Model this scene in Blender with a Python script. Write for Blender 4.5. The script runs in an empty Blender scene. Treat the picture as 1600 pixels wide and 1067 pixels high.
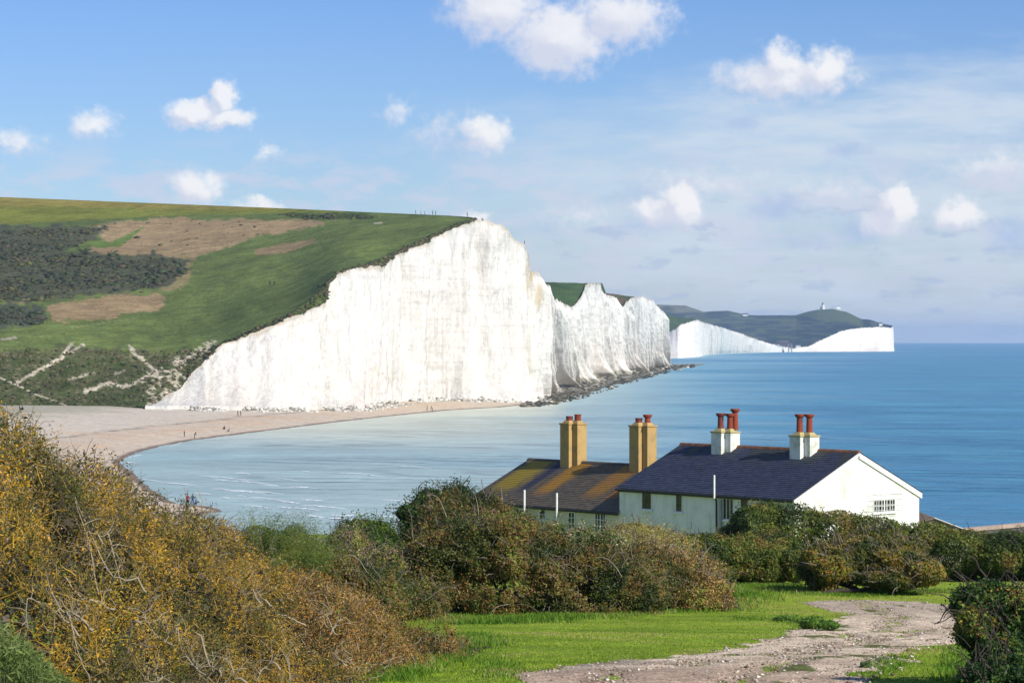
import bpy, math, random
import numpy as np
from mathutils import Vector
sc = bpy.context.scene
R = math.radians
EYE, F, HZ = 28.0, 4000.0, 532.0
# ------------------------------------------------------------------ camera
cam = bpy.data.objects.new('camera', bpy.data.cameras.new('camera'))
sc.collection.objects.link(cam)
cam.location = (0, 0, EYE)
cam.rotation_euler = (R(90) - math.atan(1.5 / F), 0, 0)
cam.data.sensor_width = 36; cam.data.lens = 90
cam.data.clip_start = 0.5; cam.data.clip_end = 60000
sc.camera = cam
# ------------------------------------------------------------------ light
SUN_EL, SUN_AZ = R(34), R(132.5)            # azimuth clockwise from +Y
sv = Vector((math.sin(SUN_AZ) * math.cos(SUN_EL), math.cos(SUN_AZ) * math.cos(SUN_EL), math.sin(SUN_EL)))
sl = bpy.data.lights.new('sun', 'SUN'); sl.energy = 4.4; sl.angle = R(0.53); sl.color = (1, .94, .82)
so = bpy.data.objects.new('sun', sl); sc.collection.objects.link(so)
so.rotation_euler = (-sv).to_track_quat('-Z', 'Y').to_euler(); so.location = (60, -60, 90)
sc.view_settings.view_transform = 'Standard'; sc.view_settings.look = 'None'
sc.view_settings.exposure = 0.32; sc.view_settings.gamma = 1.0
sc.cycles.use_denoising = True
sc.cycles.max_bounces = 5; sc.cycles.diffuse_bounces = 2; sc.cycles.glossy_bounces = 2
sc.cycles.transmission_bounces = 2; sc.cycles.volume_bounces = 1

# ------------------------------------------------------------------ node helper
class N:
    def __init__(s, tree): s.t = tree; s.n = tree.nodes; s.l = tree.links
    def new(s, typ, **kw):
        n = s.n.new(typ)
        for k, v in kw.items():
            setattr(n, k, v)
        return n
    def put(s, sock, val):
        if hasattr(val, 'is_output'): s.l.new(val, sock)
        elif val is not None:
            try: sock.default_value = val
            except Exception: sock.default_value = (*val, 1) if hasattr(val, '__len__') else (val, val, val)
    def m(s, op, a, b=None, c=None, clamp=False):
        n = s.new('ShaderNodeMath', operation=op, use_clamp=clamp)
        for i, x in enumerate((a, b, c)):
            if x is not None: s.put(n.inputs[i], x)
        return n.outputs[0]
    def vm(s, op, a, b=None, sc_=None):
        n = s.new('ShaderNodeVectorMath', operation=op)
        s.put(n.inputs[0], a)
        if b is not None: s.put(n.inputs[1], b)
        if sc_ is not None: s.put(n.inputs['Scale'], sc_)
        return n.outputs['Value'] if op in ('LENGTH', 'DOT_PRODUCT') else n.outputs[0]
    def mix(s, f, a, b, typ='MIX'):
        n = s.new('ShaderNodeMixRGB', blend_type=typ)
        s.put(n.inputs[0], f); s.put(n.inputs[1], a if hasattr(a, 'is_output') else (*a, 1)); s.put(n.inputs[2], b if hasattr(b, 'is_output') else (*b, 1))
        return n.outputs[0]
    def ss(s, x, lo, hi, a=0., b=1.):
        n = s.new('ShaderNodeMapRange', interpolation_type='SMOOTHSTEP')
        s.put(n.inputs[0], x); n.inputs[1].default_value = lo; n.inputs[2].default_value = hi
        n.inputs[3].default_value = a; n.inputs[4].default_value = b
        return n.outputs[0]
    def noise(s, vec, scale, detail=4, rough=.55, dist=0.):
        n = s.new('ShaderNodeTexNoise'); s.put(n.inputs['Vector'], vec)
        n.inputs['Scale'].default_value = scale; n.inputs['Detail'].default_value = detail
        n.inputs['Roughness'].default_value = rough; n.inputs['Distortion'].default_value = dist
        return n.outputs['Fac']
    def mapping(s, vec, scale=(1, 1, 1), rot=(0, 0, 0)):
        n = s.new('ShaderNodeMapping'); s.put(n.inputs['Vector'], vec)
        n.inputs['Scale'].default_value = scale; n.inputs['Rotation'].default_value = rot
        return n.outputs[0]

# ------------------------------------------------------------------ world: Nishita sky + clouds by direction
world = bpy.data.worlds.new('World'); sc.world = world; world.use_nodes = True
w = N(world.node_tree); w.n.clear()
sky = w.new('ShaderNodeTexSky', sky_type='NISHITA', sun_disc=False, sun_elevation=SUN_EL, sun_rotation=SUN_AZ)
sky.air_density = 1.0; sky.dust_density = 0.4; sky.ozone_density = 2.5
tc = w.new('ShaderNodeTexCoord').outputs['Generated']
sp = w.new('ShaderNodeSeparateXYZ'); w.put(sp.inputs[0], tc)
ysafe = w.m('MAXIMUM', sp.outputs[1], 0.05)
px = w.m('MULTIPLY', w.m('DIVIDE', sp.outputs[0], ysafe), 40.0)      # 1 unit = 1.43 degrees
pz = w.m('MULTIPLY', w.m('DIVIDE', sp.outputs[2], ysafe), 40.0)
cb = w.new('ShaderNodeCombineXYZ'); w.put(cb.inputs[0], px); w.put(cb.inputs[1], pz)
P0 = cb.outputs[0]
wn = w.new('ShaderNodeTexNoise'); w.put(wn.inputs['Vector'], P0); wn.inputs['Scale'].default_value = 2.6
wn.inputs['Detail'].default_value = 7; wn.inputs['Roughness'].default_value = .6
warp = w.vm('SCALE', w.vm('SUBTRACT', wn.outputs['Color'], (.5, .5, .5)), sc_=.50)
PW = w.vm('ADD', P0, warp)
fine = w.noise(P0, 4.5, 6, .6)
def cloud(lst, PW=PW):
    acc = None
    for (u, v, rx, rz, k) in lst:
        c = ((u - 800) / 100, (HZ - v) / 100, 0)
        d = w.vm('MULTIPLY', w.vm('SUBTRACT', PW, c), (100 / rx, 100 / rz, 1))
        f = w.m('MULTIPLY', w.m('SUBTRACT', 1.0, w.vm('LENGTH', d)), k)
        acc = f if acc is None else w.m('MAXIMUM', acc, f)
    return acc
WL = [(775, 15, 100, 60, 1.0), (875, 62, 100, 72, 1.2), (965, 28, 110, 60, .9), (1225, 122, 135, 42, .9), (1222, 100, 50, 40, 1),
               (1290, 110, 55, 42, 1), (348, 152, 30, 38, 1.3), (308, 178, 62, 25, 1.2), (352, 186, 55, 22, 1.1), (145, 196, 48, 27, .7),
               (22, 224, 60, 24, .5), (306, 298, 52, 42, 1), (410, 320, 50, 14, .8), (757, 210, 50, 36, 1), (620, 178, 34, 26, .35),
               (420, 238, 32, 16, .5), (1062, 318, 44, 42, 1.4), (1025, 330, 45, 30, 1), (1402, 322, 36, 42, 1.4), (1385, 345, 50, 34, .9),
               (1495, 337, 52, 32, 1.0), (1560, 262, 120, 40, .33), (1100, 290, 110, 30, .3), (900, 340, 80, 22, .3), (1300, 300, 100, 26, .3), (745, 338, 35, 14, .7), (690, 205, 50, 40, .3)]
white = cloud(WL); white_s = cloud(WL, w.vm('ADD', PW, (.16, .17, 0)))
dark = cloud([(1215, 328, 58, 36, 1), (1325, 234, 52, 20, .9), (1165, 193, 38, 15, .9), (1345, 362, 62, 32, .9), (1585, 368, 60, 40, 1),
              (700, 222, 60, 40, .5), (1010, 352, 90, 26, .6), (1250, 380, 120, 22, .5), (990, 300, 60, 26, .5), (850, 350, 60, 26, .4)])
wmask = w.ss(w.m('ADD', white, w.m('MULTIPLY', w.m('SUBTRACT', fine, .5), 1.0)), -.06, .68)
dmask = w.ss(w.m('ADD', dark, w.m('MULTIPLY', w.m('SUBTRACT', fine, .5), .8)), -.05, 1.0)
# thin veil towards the right
slant = w.m('ADD', w.m('MULTIPLY', px, .13), w.m('MULTIPLY', pz, -1.0))
veil = w.m('MULTIPLY', w.ss(w.m('ADD', slant, w.m('MULTIPLY', w.m('SUBTRACT', w.noise(w.mapping(P0, (.35, 1.3, 1), (0, 0, -.18)), 1.2, 6, .62), .5), 2.4)), -4.1, -2.7), w.ss(px, -3.0, 3.0))
veil2 = w.m('MULTIPLY', veil, w.ss(w.noise(w.mapping(P0, (.38, 2.0, 1), (0, 0, -.10)), 1.1, 7, .64), .32, .66, .42, 1.0))
low = w.m('MULTIPLY', w.ss(w.noise(w.mapping(P0, (.6, 1.6, 1)), 1.6, 7, .62), .44, .62), w.ss(pz, 3.4, 2.3)); low = w.m('MULTIPLY', low, w.ss(pz, .5, 1.4, .35, 1.0))
low2 = w.m('MULTIPLY', w.ss(w.noise(w.vm('ADD', w.mapping(P0, (.7, 1.9, 1)), (7, 3, 0)), 1.7, 7, .6), .54, .64), w.m('MULTIPLY', w.ss(pz, 2.6, 1.9), w.ss(px, -1.0, 1.5)))
generic = w.m('MULTIPLY', w.ss(w.noise(tc, 3.0, 6, .6), .52, .7), w.ss(sp.outputs[1], .75, .3))
# sky colour of the clear air: the Nishita sky, made a little deeper with height
grade = w.new('ShaderNodeValToRGB'); w.put(grade.inputs[0], w.m('DIVIDE', pz, 6.0, clamp=True))
e = grade.color_ramp.elements
e[0].position = 0; e[0].color = (.56, .60, .76, 1); e[1].position = 1; e[1].color = (.37, .50, .77, 1)
x = e.new(.35); x.color = (.49, .58, .77, 1)
clear = w.mix(1.0, sky.outputs[0], grade.outputs[0], 'MULTIPLY')
CL = 7.1
c1 = w.mix(w.m('MULTIPLY', veil2, .82), clear, (.60 * CL, .67 * CL, .745 * CL))
c1 = w.mix(w.m('MULTIPLY', low, .62), c1, (.58 * CL, .60 * CL, .72 * CL)); c1 = w.mix(w.m('MULTIPLY', low2, .45), c1, (.34 * CL, .43 * CL, .62 * CL))
c2 = w.mix(w.m('MULTIPLY', dmask, .7), c1, (.36 * CL, .47 * CL, .70 * CL))
lit = w.ss(w.m('ADD', w.m('SUBTRACT', white, white_s), w.m('MULTIPLY', w.m('SUBTRACT', w.noise(P0, 2.4, 5, .6), .5), .7)), -.35, .5)
wcol = w.mix(lit, (.64 * CL, .65 * CL, .74 * CL), (.88 * CL, .86 * CL, .85 * CL))
c3 = w.mix(w.m('MULTIPLY', wmask, .85), c2, wcol)
c4 = w.mix(w.m('MULTIPLY', generic, .7), c3, (.75 * CL, .77 * CL, .82 * CL))
bg = w.new('ShaderNodeBackground'); w.put(bg.inputs[0], c4); bg.inputs[1].default_value = 0.13
wo = w.new('ShaderNodeOutputWorld'); w.l.new(bg.outputs[0], wo.inputs[0])
world.cycles.sampling_method = 'MANUAL'; world.cycles.sample_map_resolution = 512

# ------------------------------------------------------------------ numpy helpers
rng = np.random.default_rng(7)
def h3(i, j, k, s):
    n = (i * 374761393 + j * 668265263 + k * 2147483647 + s * 1274126177) & 0xffffffff
    n = ((n ^ (n >> 13)) * 1274126177) & 0xffffffff
    n = (n ^ (n >> 16)) * 2246822519 & 0xffffffff
    return ((n ^ (n >> 15)) & 0xffffff) / float(0xffffff)
def vnoise(x, y, z=0., s=0):
    x, y, z = np.broadcast_arrays(np.asarray(x, float), np.asarray(y, float), np.asarray(z, float))
    xi, yi, zi = np.floor(x).astype(np.int64), np.floor(y).astype(np.int64), np.floor(z).astype(np.int64)
    fx, fy, fz = x - xi, y - yi, z - zi
    fx, fy, fz = [f * f * (3 - 2 * f) for f in (fx, fy, fz)]
    r = 0
    for a in (0, 1):
        for b in (0, 1):
            for c in (0, 1):
                r = r + h3(xi + a, yi + b, zi + c, s) * (fx if a else 1 - fx) * (fy if b else 1 - fy) * (fz if c else 1 - fz)
    return r
def fbm(x, y, z=0., o=4, s=0, g=.5):
    r, a, t = 0, 1., 0.
    for i in range(o):
        f = 2.03 ** i
        r = r + a * vnoise(np.asarray(x) * f, np.asarray(y) * f, np.asarray(z) * f, s + i * 17); t += a; a *= g
    return r / t
def sstep(x, a, b):
    t = np.clip((x - a) / (b - a), 0, 1); return t * t * (3 - 2 * t)
def W(u, v, D):
    u, v, D = np.broadcast_arrays(np.asarray(u, float), np.asarray(v, float), np.asarray(D, float))
    return np.stack([(u - 800) / F * D, D, EYE + (HZ - v) / F * D], -1)
def WZ(u, z, D):
    u, z, D = np.broadcast_arrays(np.asarray(u, float), np.asarray(z, float), np.asarray(D, float))
    return np.stack([(u - 800) / F * D, D, z + 0 * D], -1)

def tag(o, label=None, cat=None, group=None, kind=None):
    if label: o['label'] = label
    if cat: o['category'] = cat
    if group: o['group'] = group
    if kind: o['kind'] = kind
    return o
def link(name, me, mat=None, parent=None):
    o = bpy.data.objects.new(name, me); sc.collection.objects.link(o)
    if mat is not None:
        for m_ in (mat if isinstance(mat, (list, tuple)) else [mat]): me.materials.append(m_)
    if parent: o.parent = parent
    return o
def npmesh(name, V, Fc, mat=None, parent=None, col=None, dom='FACE', smooth=False, origin=None, uv=None):
    V = np.ascontiguousarray(V.reshape(-1, 3), dtype=np.float64)
    loc = np.zeros(3)
    if origin is not None:
        loc = np.asarray(origin, float); V = V - loc
    Fc = np.ascontiguousarray(Fc, dtype=np.int32); k = Fc.shape[1]
    me = bpy.data.meshes.new(name)
    me.vertices.add(len(V)); me.vertices.foreach_set('co', V.astype(np.float32).ravel())
    me.loops.add(Fc.size); me.loops.foreach_set('vertex_index', Fc.ravel())
    me.polygons.add(len(Fc)); me.polygons.foreach_set('loop_start', np.arange(0, Fc.size, k, dtype=np.int32))
    if smooth: me.polygons.foreach_set('use_smooth', np.ones(len(Fc), bool))
    me.update(calc_edges=True)
    if col is not None:
        a = me.attributes.new('tint', 'FLOAT_COLOR', dom)
        c = np.ones((len(col), 4), np.float32); c[:, :3] = col
        a.data.foreach_set('color', c.ravel())
    if uv is not None:
        ul = me.uv_layers.new(name='UVMap'); ul.data.foreach_set('uv', uv[Fc.ravel()].astype(np.float32).ravel())
    o = link(name, me, mat, parent)
    if origin is not None: o.location = tuple(loc)
    return o
def gridfaces(a, b):
    i = np.arange(a - 1)[:, None] * b + np.arange(b - 1)[None, :]
    return np.stack([i, i + 1, i + b + 1, i + b], -1).reshape(-1, 4)

# ------------------------------------------------------------------ materials
def newmat(name):
    m_ = bpy.data.materials.new(name); m_.use_nodes = True
    t = N(m_.node_tree); t.n.clear()
    b = t.new('ShaderNodeBsdfPrincipled'); o = t.new('ShaderNodeOutputMaterial'); t.l.new(b.outputs[0], o.inputs[0])
    return m_, t, b
def bump(t, b, h, strength=.5, dist=.1):
    n = t.new('ShaderNodeBump'); n.inputs['Strength'].default_value = strength; n.inputs['Distance'].default_value = dist
    t.put(n.inputs['Height'], h); t.l.new(n.outputs[0], b.inputs['Normal'])
def simple(name, c, rough=.7, var=.15, scale=3., bs=0., spec=.3, c2=None, coord='Object', stretch=(1, 1, 1), bd=.02):
    m_, t, b = newmat(name)
    co = t.mapping(t.new('ShaderNodeTexCoord').outputs[coord], stretch)
    n = t.noise(co, scale, 6, .6)
    c2 = c2 or tuple(x * (1 - var * 2.2) for x in c)
    t.put(b.inputs['Base Color'], t.mix(t.ss(n, .3, .7), c2, c))
    b.inputs['Roughness'].default_value = rough; b.inputs['Specular IOR Level'].default_value = spec
    if bs: bump(t, b, t.noise(co, scale * 4, 5, .6), bs, bd)
    return m_
def leafmat(name, trans=.3, spec=.25, rough=.5):
    m_, t, b = newmat(name)
    a = t.new('ShaderNodeAttribute'); a.attribute_name = 'tint'
    t.l.new(a.outputs['Color'], b.inputs['Base Color'])
    b.inputs['Roughness'].default_value = rough; b.inputs['Specular IOR Level'].default_value = spec
    tr = t.new('ShaderNodeBsdfTranslucent'); t.l.new(a.outputs['Color'], tr.inputs[0])
    mx = t.new('ShaderNodeMixShader'); mx.inputs[0].default_value = trans
    t.l.new(b.outputs[0], mx.inputs[1]); t.l.new(tr.outputs[0], mx.inputs[2])
    t.l.new(mx.outputs[0], [n for n in t.n if n.type == 'OUTPUT_MATERIAL'][0].inputs[0])
    return m_
LEAF = leafmat('leaf_material'); BLADE = leafmat('blade_material', .35, .2, .6)
def tintmat(name, rough=.9, spec=.15, nz=((1.0, .35),), bs=.4, bsc=1.5, bd=.3, stretch=(1, 1, 1)):
    """vertex-coloured surface with procedural variation on top"""
    m_, t, b = newmat(name)
    a = t.new('ShaderNodeAttribute'); a.attribute_name = 'tint'
    co = t.mapping(t.new('ShaderNodeTexCoord').outputs['Object'], stretch); c = a.outputs['Color']
    for s_, k in nz:
        f = t.ss(t.noise(co, s_, 5, .6), .25, .75, 1 - k, 1 + k)
        c = t.vm('SCALE', c, sc_=f)
    t.put(b.inputs['Base Color'], c)
    b.inputs['Roughness'].default_value = rough; b.inputs['Specular IOR Level'].default_value = spec
    if bs: bump(t, b, t.noise(co, bsc, 6, .65), bs, bd)
    return m_

# ------------------------------------------------------------------ near ground height
GD = np.array([0, 33, 54, 77, 90, 100, 112, 125, 140, 165, 200, 250, 300, 400, 600, 3000])
GZ = np.array([-1.7, -4.41, -6.32, -8.2, -8.85, -9.45, -10.5, -11.8, -13.4, -15.0, -18, -23, -26, -29, -33, -33])
SHORE = [(5200, 331), (2600, 331), (1600, 331), (1000, 331), (600, 352), (430, 366), (385, 372), (320, 398), (296, 411), (348, 418), (344, 424), (318, 434), (275, 440), (238, 480), (205, 545),
         (187, 589), (196, 612), (215, 640), (250, 679), (305, 722), (400, 783), (520, 875), (600, 941), (700, 1027), (780, 1072), (835, 1140), (872, 1400), (905, 1690), (960, 2040)]
SH = np.array([((u - 800) / F * D, D) for u, D in SHORE] + [(-3000., 2040), (-3000., -200), (3000., -200)])
def sdf(X, Y):
    """distance to the shoreline, positive on land"""
    X = np.asarray(X, float); Y = np.asarray(Y, float)
    d = np.full(X.shape, 1e9); ins = np.zeros(X.shape, bool); n = len(SH)
    for i in range(n):
        ax, ay = SH[i]; bx, by = SH[(i + 1) % n]
        ex, ey = bx - ax, by - ay
        t = np.clip(((X - ax) * ex + (Y - ay) * ey) / (ex * ex + ey * ey), 0, 1)
        d = np.minimum(d, np.hypot(X - ax - t * ex, Y - ay - t * ey))
        c = (ay > Y) != (by > Y)
        with np.errstate(divide='ignore', invalid='ignore'):
            xx = ax + (Y - ay) * ex / (ey if ey != 0 else 1e-9)
        ins ^= c & (X < xx)
    return np.where(ins, d, -d)
def zn(X, Y):
    Y = np.asarray(Y, float)
    k = sstep(Y, 5, 40)
    return EYE + np.interp(Y, GD, GZ) + (fbm(X / 9, Y / 9, 0, 3, 5) - .5) * .35 * k + (fbm(np.asarray(X) / 60, Y / 60, 0, 2, 9) - .5) * .5 * sstep(Y, 100, 140)
def zbeach(X, Y, d=None):
    d = sdf(X, Y) if d is None else d
    z = np.where(d > 0, np.minimum(d * .09, 1.3) + np.clip((d - 14) * .05, 0, 3.6), d * .08)
    return np.maximum(z, -2.5) + (fbm(X / 25, Y / 25, 0, 3, 31) - .5) * .35 * sstep(d, 2, 20)
def ground(X, Y): return np.maximum(zn(X, Y), zbeach(X, Y))

def inpoly(x, y, poly):
    ins = np.zeros(np.shape(x), bool)
    for i in range(len(poly)):
        ax, ay = poly[i]; bx, by = poly[(i + 1) % len(poly)]
        c = (ay > y) != (by > y)
        ins ^= c & (x < ax + (y - ay) * (bx - ax) / ((by - ay) or 1e-9))
    return ins
def pdist(x, y, poly):
    """signed distance to polygon (positive inside)"""
    d = np.full(np.shape(x), 1e9)
    for i in range(len(poly)):
        ax, ay = poly[i]; bx, by = poly[(i + 1) % len(poly)]
        ex, ey = bx - ax, by - ay
        t = np.clip(((x - ax) * ex + (y - ay) * ey) / (ex * ex + ey * ey + 1e-9), 0, 1)
        d = np.minimum(d, np.hypot(x - ax - t * ex, y - ay - t * ey))
    return np.where(inpoly(x, y, poly), d, -d)
def gpix(u, v):
    """point of the near ground seen at image position (u, v)"""
    s = (v - HZ) / F
    D = np.linspace(10, 160, 3000); g = -np.interp(D, GD, GZ) / D
    i = int(np.argmin(np.abs(g - s) + (D > 128) * 1)); return ((u - 800) / F * D[i], D[i])

# ground sheet: near hill + beach (land), one mesh
us = np.concatenate([np.linspace(-2600, -300, 60), np.linspace(-290, 1900, 620), np.linspace(1920, 4200, 60)])
Ds = np.concatenate([np.geomspace(1.0, 30, 60), np.linspace(30.3, 110, 260), np.geomspace(110.8, 350, 120), np.linspace(352, 1240, 420)])
UU, DD = np.meshgrid(us, Ds, indexing='ij'); X = (UU - 800) / F * DD
# behind the camera as well: nothing seen, but the hill goes on
d_ = sdf(X, DD); zN = zn(X, DD); zB = zbeach(X, DD, d_)
Zg = np.maximum(zN, zB)
isb = (zB > zN - .3).ravel()
gn = fbm(X / 3.1, DD / 3.1, 0, 4, 77).ravel(); gb = fbm(X / 14, DD / 14, 0, 3, 78).ravel(); gs = fbm(X / .5, DD / .5, 0, 3, 79).ravel()
grass = np.array([.24, .335, .03]); grass2 = np.array([.32, .39, .045]); grass3 = np.array([.17, .25, .02])
f = sstep(gn * .6 + gs * .4, .35, .65)[:, None]; g2 = sstep(gb, .35, .7)[:, None]
colg = grass3 * (1 - f) + grass * f; colg = colg * (1 - g2 * .5) + grass2 * g2 * .5
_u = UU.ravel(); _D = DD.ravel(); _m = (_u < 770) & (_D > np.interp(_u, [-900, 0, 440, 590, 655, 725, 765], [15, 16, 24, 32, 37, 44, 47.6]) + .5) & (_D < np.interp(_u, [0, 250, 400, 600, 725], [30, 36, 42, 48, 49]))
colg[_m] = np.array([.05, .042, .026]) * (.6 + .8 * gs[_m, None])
dd = d_.ravel(); bn = fbm(X / 30, DD / 9, 0, 4, 80).ravel(); bn2 = fbm(X / 4, DD / 4, 0, 4, 81).ravel()
sand = np.array([.56, .46, .35]); shing = np.array([.57, .50, .40]); pink = np.array([.58, .41, .27]); wet = np.array([.20, .155, .125])
k = sstep(dd + (bn - .5) * 14, 26, 30)[:, None]
colb = sand * (1 - k) + shing * k
k = (sstep(bn, .5, .68) * sstep(dd, 6, 14) * (1 - sstep(dd, 30, 44)))[:, None]; colb = colb * (1 - k * .7) + pink * k * .7
k = (np.exp(-((dd + (bn - .5) * 5 - 28) / 1.3) ** 2) * sstep(bn2, .3, .6))[:, None]; colb = colb * (1 - k * .8) + np.array([.16, .14, .13]) * k * .8
k = (1 - sstep(dd + (bn2 - .5) * 1.6, 1.3, 2.6))[:, None]; colb = colb * (1 - k) + wet * k
k = sstep(dd + (bn - .5) * 30, 60, 85)[:, None]; colb = colb * (1 - k * .5) + np.array([.24, .25, .17]) * k * .5
colb = colb * (.9 + .2 * bn2[:, None])
colv = np.where(isb[:, None], colb, colg)
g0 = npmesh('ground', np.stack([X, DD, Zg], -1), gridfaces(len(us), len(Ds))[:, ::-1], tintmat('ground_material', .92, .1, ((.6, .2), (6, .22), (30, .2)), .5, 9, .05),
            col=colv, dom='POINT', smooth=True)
tag(g0, 'green near hillside running down to the pale shingle beach', kind='structure')

# ------------------------------------------------------------------ sea
us = np.linspace(-1400, 3000, 420)
Ds = np.concatenate([np.linspace(318, 1200, 560), np.geomspace(1205, 30000, 160)])
UU, DD = np.meshgrid(us, Ds, indexing='ij'); X = (UU - 800) / F * DD
d_ = -sdf(X, DD)
amp = .17 * sstep(d_, 3, 35) * np.exp(-np.clip(DD - 500, 0, None) / 900)
ph = (DD * .93 + X * .30) / 13.0 + (fbm(X / 70, DD / 35, 0, 3, 51) - .5) * 3.2
wv = (1 - np.abs(np.sin(ph * math.pi))) ** 2.2
am2 = fbm(X / 90, DD / 40, 0, 2, 55)
Zs = wv * amp * (0.3 + 1.5 * am2) + (fbm(X / 6, DD / 3, 0, 3, 56) - .5) * .18 * np.exp(-DD / 1500)
deep = np.array([.06, .225, .36]); mid = np.array([.21, .40, .475]); pale = np.array([.40, .52, .48]); milk = np.array([.56, .60, .48]); teal = np.array([.09, .32, .40])
Xf = X.ravel(); Df = DD.ravel(); df = d_.ravel(); uf = UU.ravel()
n1 = fbm(Xf / 160, Df / 70, 0, 4, 61); n2 = fbm(Xf / 40, Df / 26, 0, 4, 62); n3 = fbm(uf / 500, np.log(Df) * 14, 0, 4, 63); n4 = fbm(uf / 130, np.log(Df) * 40, 0, 4, 64)
kk = sstep(uf + (n3 - .5) * 500 + (n4 - .5) * 200 - 60 * np.clip(np.log(Df / 700), -1, 2.2), 980, 1320)
c = mid * (1 - kk[:, None]) + deep * kk[:, None]
k = sstep(n4 * .5 + n3 * .5, .45, .62)[:, None]; c = c * (1 - k * .45) + teal * 1.25 * k * .45
k = sstep(n3, .52, .66)[:, None] * .4; c = c * (1 - k) + deep * .8 * k
t_ = (1 - sstep(df + (n1 - .5) * 240 + (n2 - .5) * 60, 20, 330)) * (1 - sstep(uf, 900, 1150)); c = c * (1 - t_[:, None] * .95) + pale * t_[:, None] * .95
t_ = (1 - sstep(df + (n1 - .5) * 70, 4, 130)) * sstep(Df, 640, 800) * (1 - sstep(uf, 860, 900)); c = c * (1 - t_[:, None]) + milk * t_[:, None]
wvf = wv.ravel() * sstep(amp.ravel(), .02, .15) * sstep(am2.ravel(), .35, .65)
c = c * (1 - .46 * wvf[:, None])  # swell shading painted into the sea colour, darkest along the wave lines
m_, t, b = newmat('sea_material')
a = t.new('ShaderNodeAttribute'); a.attribute_name = 'tint'
co = t.new('ShaderNodeTexCoord').outputs['Object']
f1 = t.ss(t.noise(t.mapping(co, (.10, .35, 1)), 1, 6, .65), .3, .7, .82, 1.18)
f2 = t.ss(t.noise(t.mapping(co, (.012, .03, 1)), 1, 5, .6), .3, .7, .9, 1.1)
t.put(b.inputs['Base Color'], t.vm('SCALE', t.vm('SCALE', a.outputs['Color'], sc_=f1), sc_=f2))
b.inputs['Roughness'].default_value = .32; b.inputs['IOR'].default_value = 1.33; b.inputs['Specular IOR Level'].default_value = .3
hh = t.m('ADD', t.m('MULTIPLY', t.noise(t.mapping(co, (.25, .6, 1), (0, 0, .3)), 1, 8, .7), 1.0), t.m('MULTIPLY', t.noise(t.mapping(co, (.02, .06, 1)), 1, 4, .6), 2.0))
bump(t, b, hh, 1.0, .5)
sea = npmesh('sea', np.stack([X, DD, Zs], -1), gridfaces(len(us), len(Ds))[:, ::-1], m_, col=c, dom='POINT', smooth=True)
tag(sea, 'blue sea with a milky turquoise bay', kind='structure')

# breaking wave foam lines
foamm = simple('foam_material', (.86, .9, .92), .6, .08, 2)
FOAM = [[(212, 747), (230, 750), (262, 755), (295, 758), (318, 761)], [(335, 750), (356, 751)], [(362, 766), (390, 768), (420, 770), (446, 773)], [(411, 758), (436, 760)],
        [(389, 777), (415, 779), (448, 784)], [(381, 790), (405, 792), (430, 796)], [(451, 761), (480, 762), (514, 767)], [(450, 793), (500, 798)], [(535, 807), (553, 806)],
        [(187, 724), (200, 723), (212, 723)], [(200, 716), (210, 713), (222, 711)], [(266, 698), (276, 695), (284, 691)], [(330, 764), (352, 765), (372, 769)], [(470, 781), (505, 783)], [(305, 771), (330, 773)]]
_r = random.Random(5)
for _ in range(26):
    u_, v_ = _r.uniform(225, 620), _r.uniform(725, 812)
    if u_ < 240 + (v_ - 725) * 1.6: continue
    L_ = _r.uniform(15, 90); FOAM.append([(u_, v_), (u_ + L_ * .5, v_ + L_ * .03 + _r.uniform(-.4, .6)), (u_ + L_, v_ + L_ * .09)])
fv, ff = [], []
for ln in FOAM:
    pts = []
    for i in range(len(ln) - 1):
        for tt in np.linspace(0, 1, 14, endpoint=i == len(ln) - 2):
            pts.append((ln[i][0] * (1 - tt) + ln[i + 1][0] * tt, ln[i][1] * (1 - tt) + ln[i + 1][1] * tt))
    b0 = len(fv); n_ = len(pts)
    for i, (u, v) in enumerate(pts):
        D = EYE * F / (v - HZ); e_ = math.sin(math.pi * (i + .3) / n_) ** .5
        D += (random.Random(i * 7 + int(u)).random() - .5) * 1.2
        wd = (.06 + 2.0 * float(vnoise(u * .22, v * .7, 0, 3)) ** 3 + .5 * float(vnoise(u * .9, v, 0, 4)) ** 2) * max(e_, .1)
        xx = (u - 800) / F * D
        for q, zz in ((-.5, .06), (0, .16), (.5, .06)):
            fv.append((xx, D + q * wd, float(zz * e_ + .05)))
    for i in range(n_ - 1):
        for q in (0, 1):
            a0 = b0 + i * 3 + q; ff.append((a0, a0 + 3, a0 + 4, a0 + 1))
o = npmesh('foam', np.array(fv), np.array(ff), foamm, smooth=True)
tag(o, 'white foam of small waves breaking in the bay', 'foam', kind='stuff')

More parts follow.
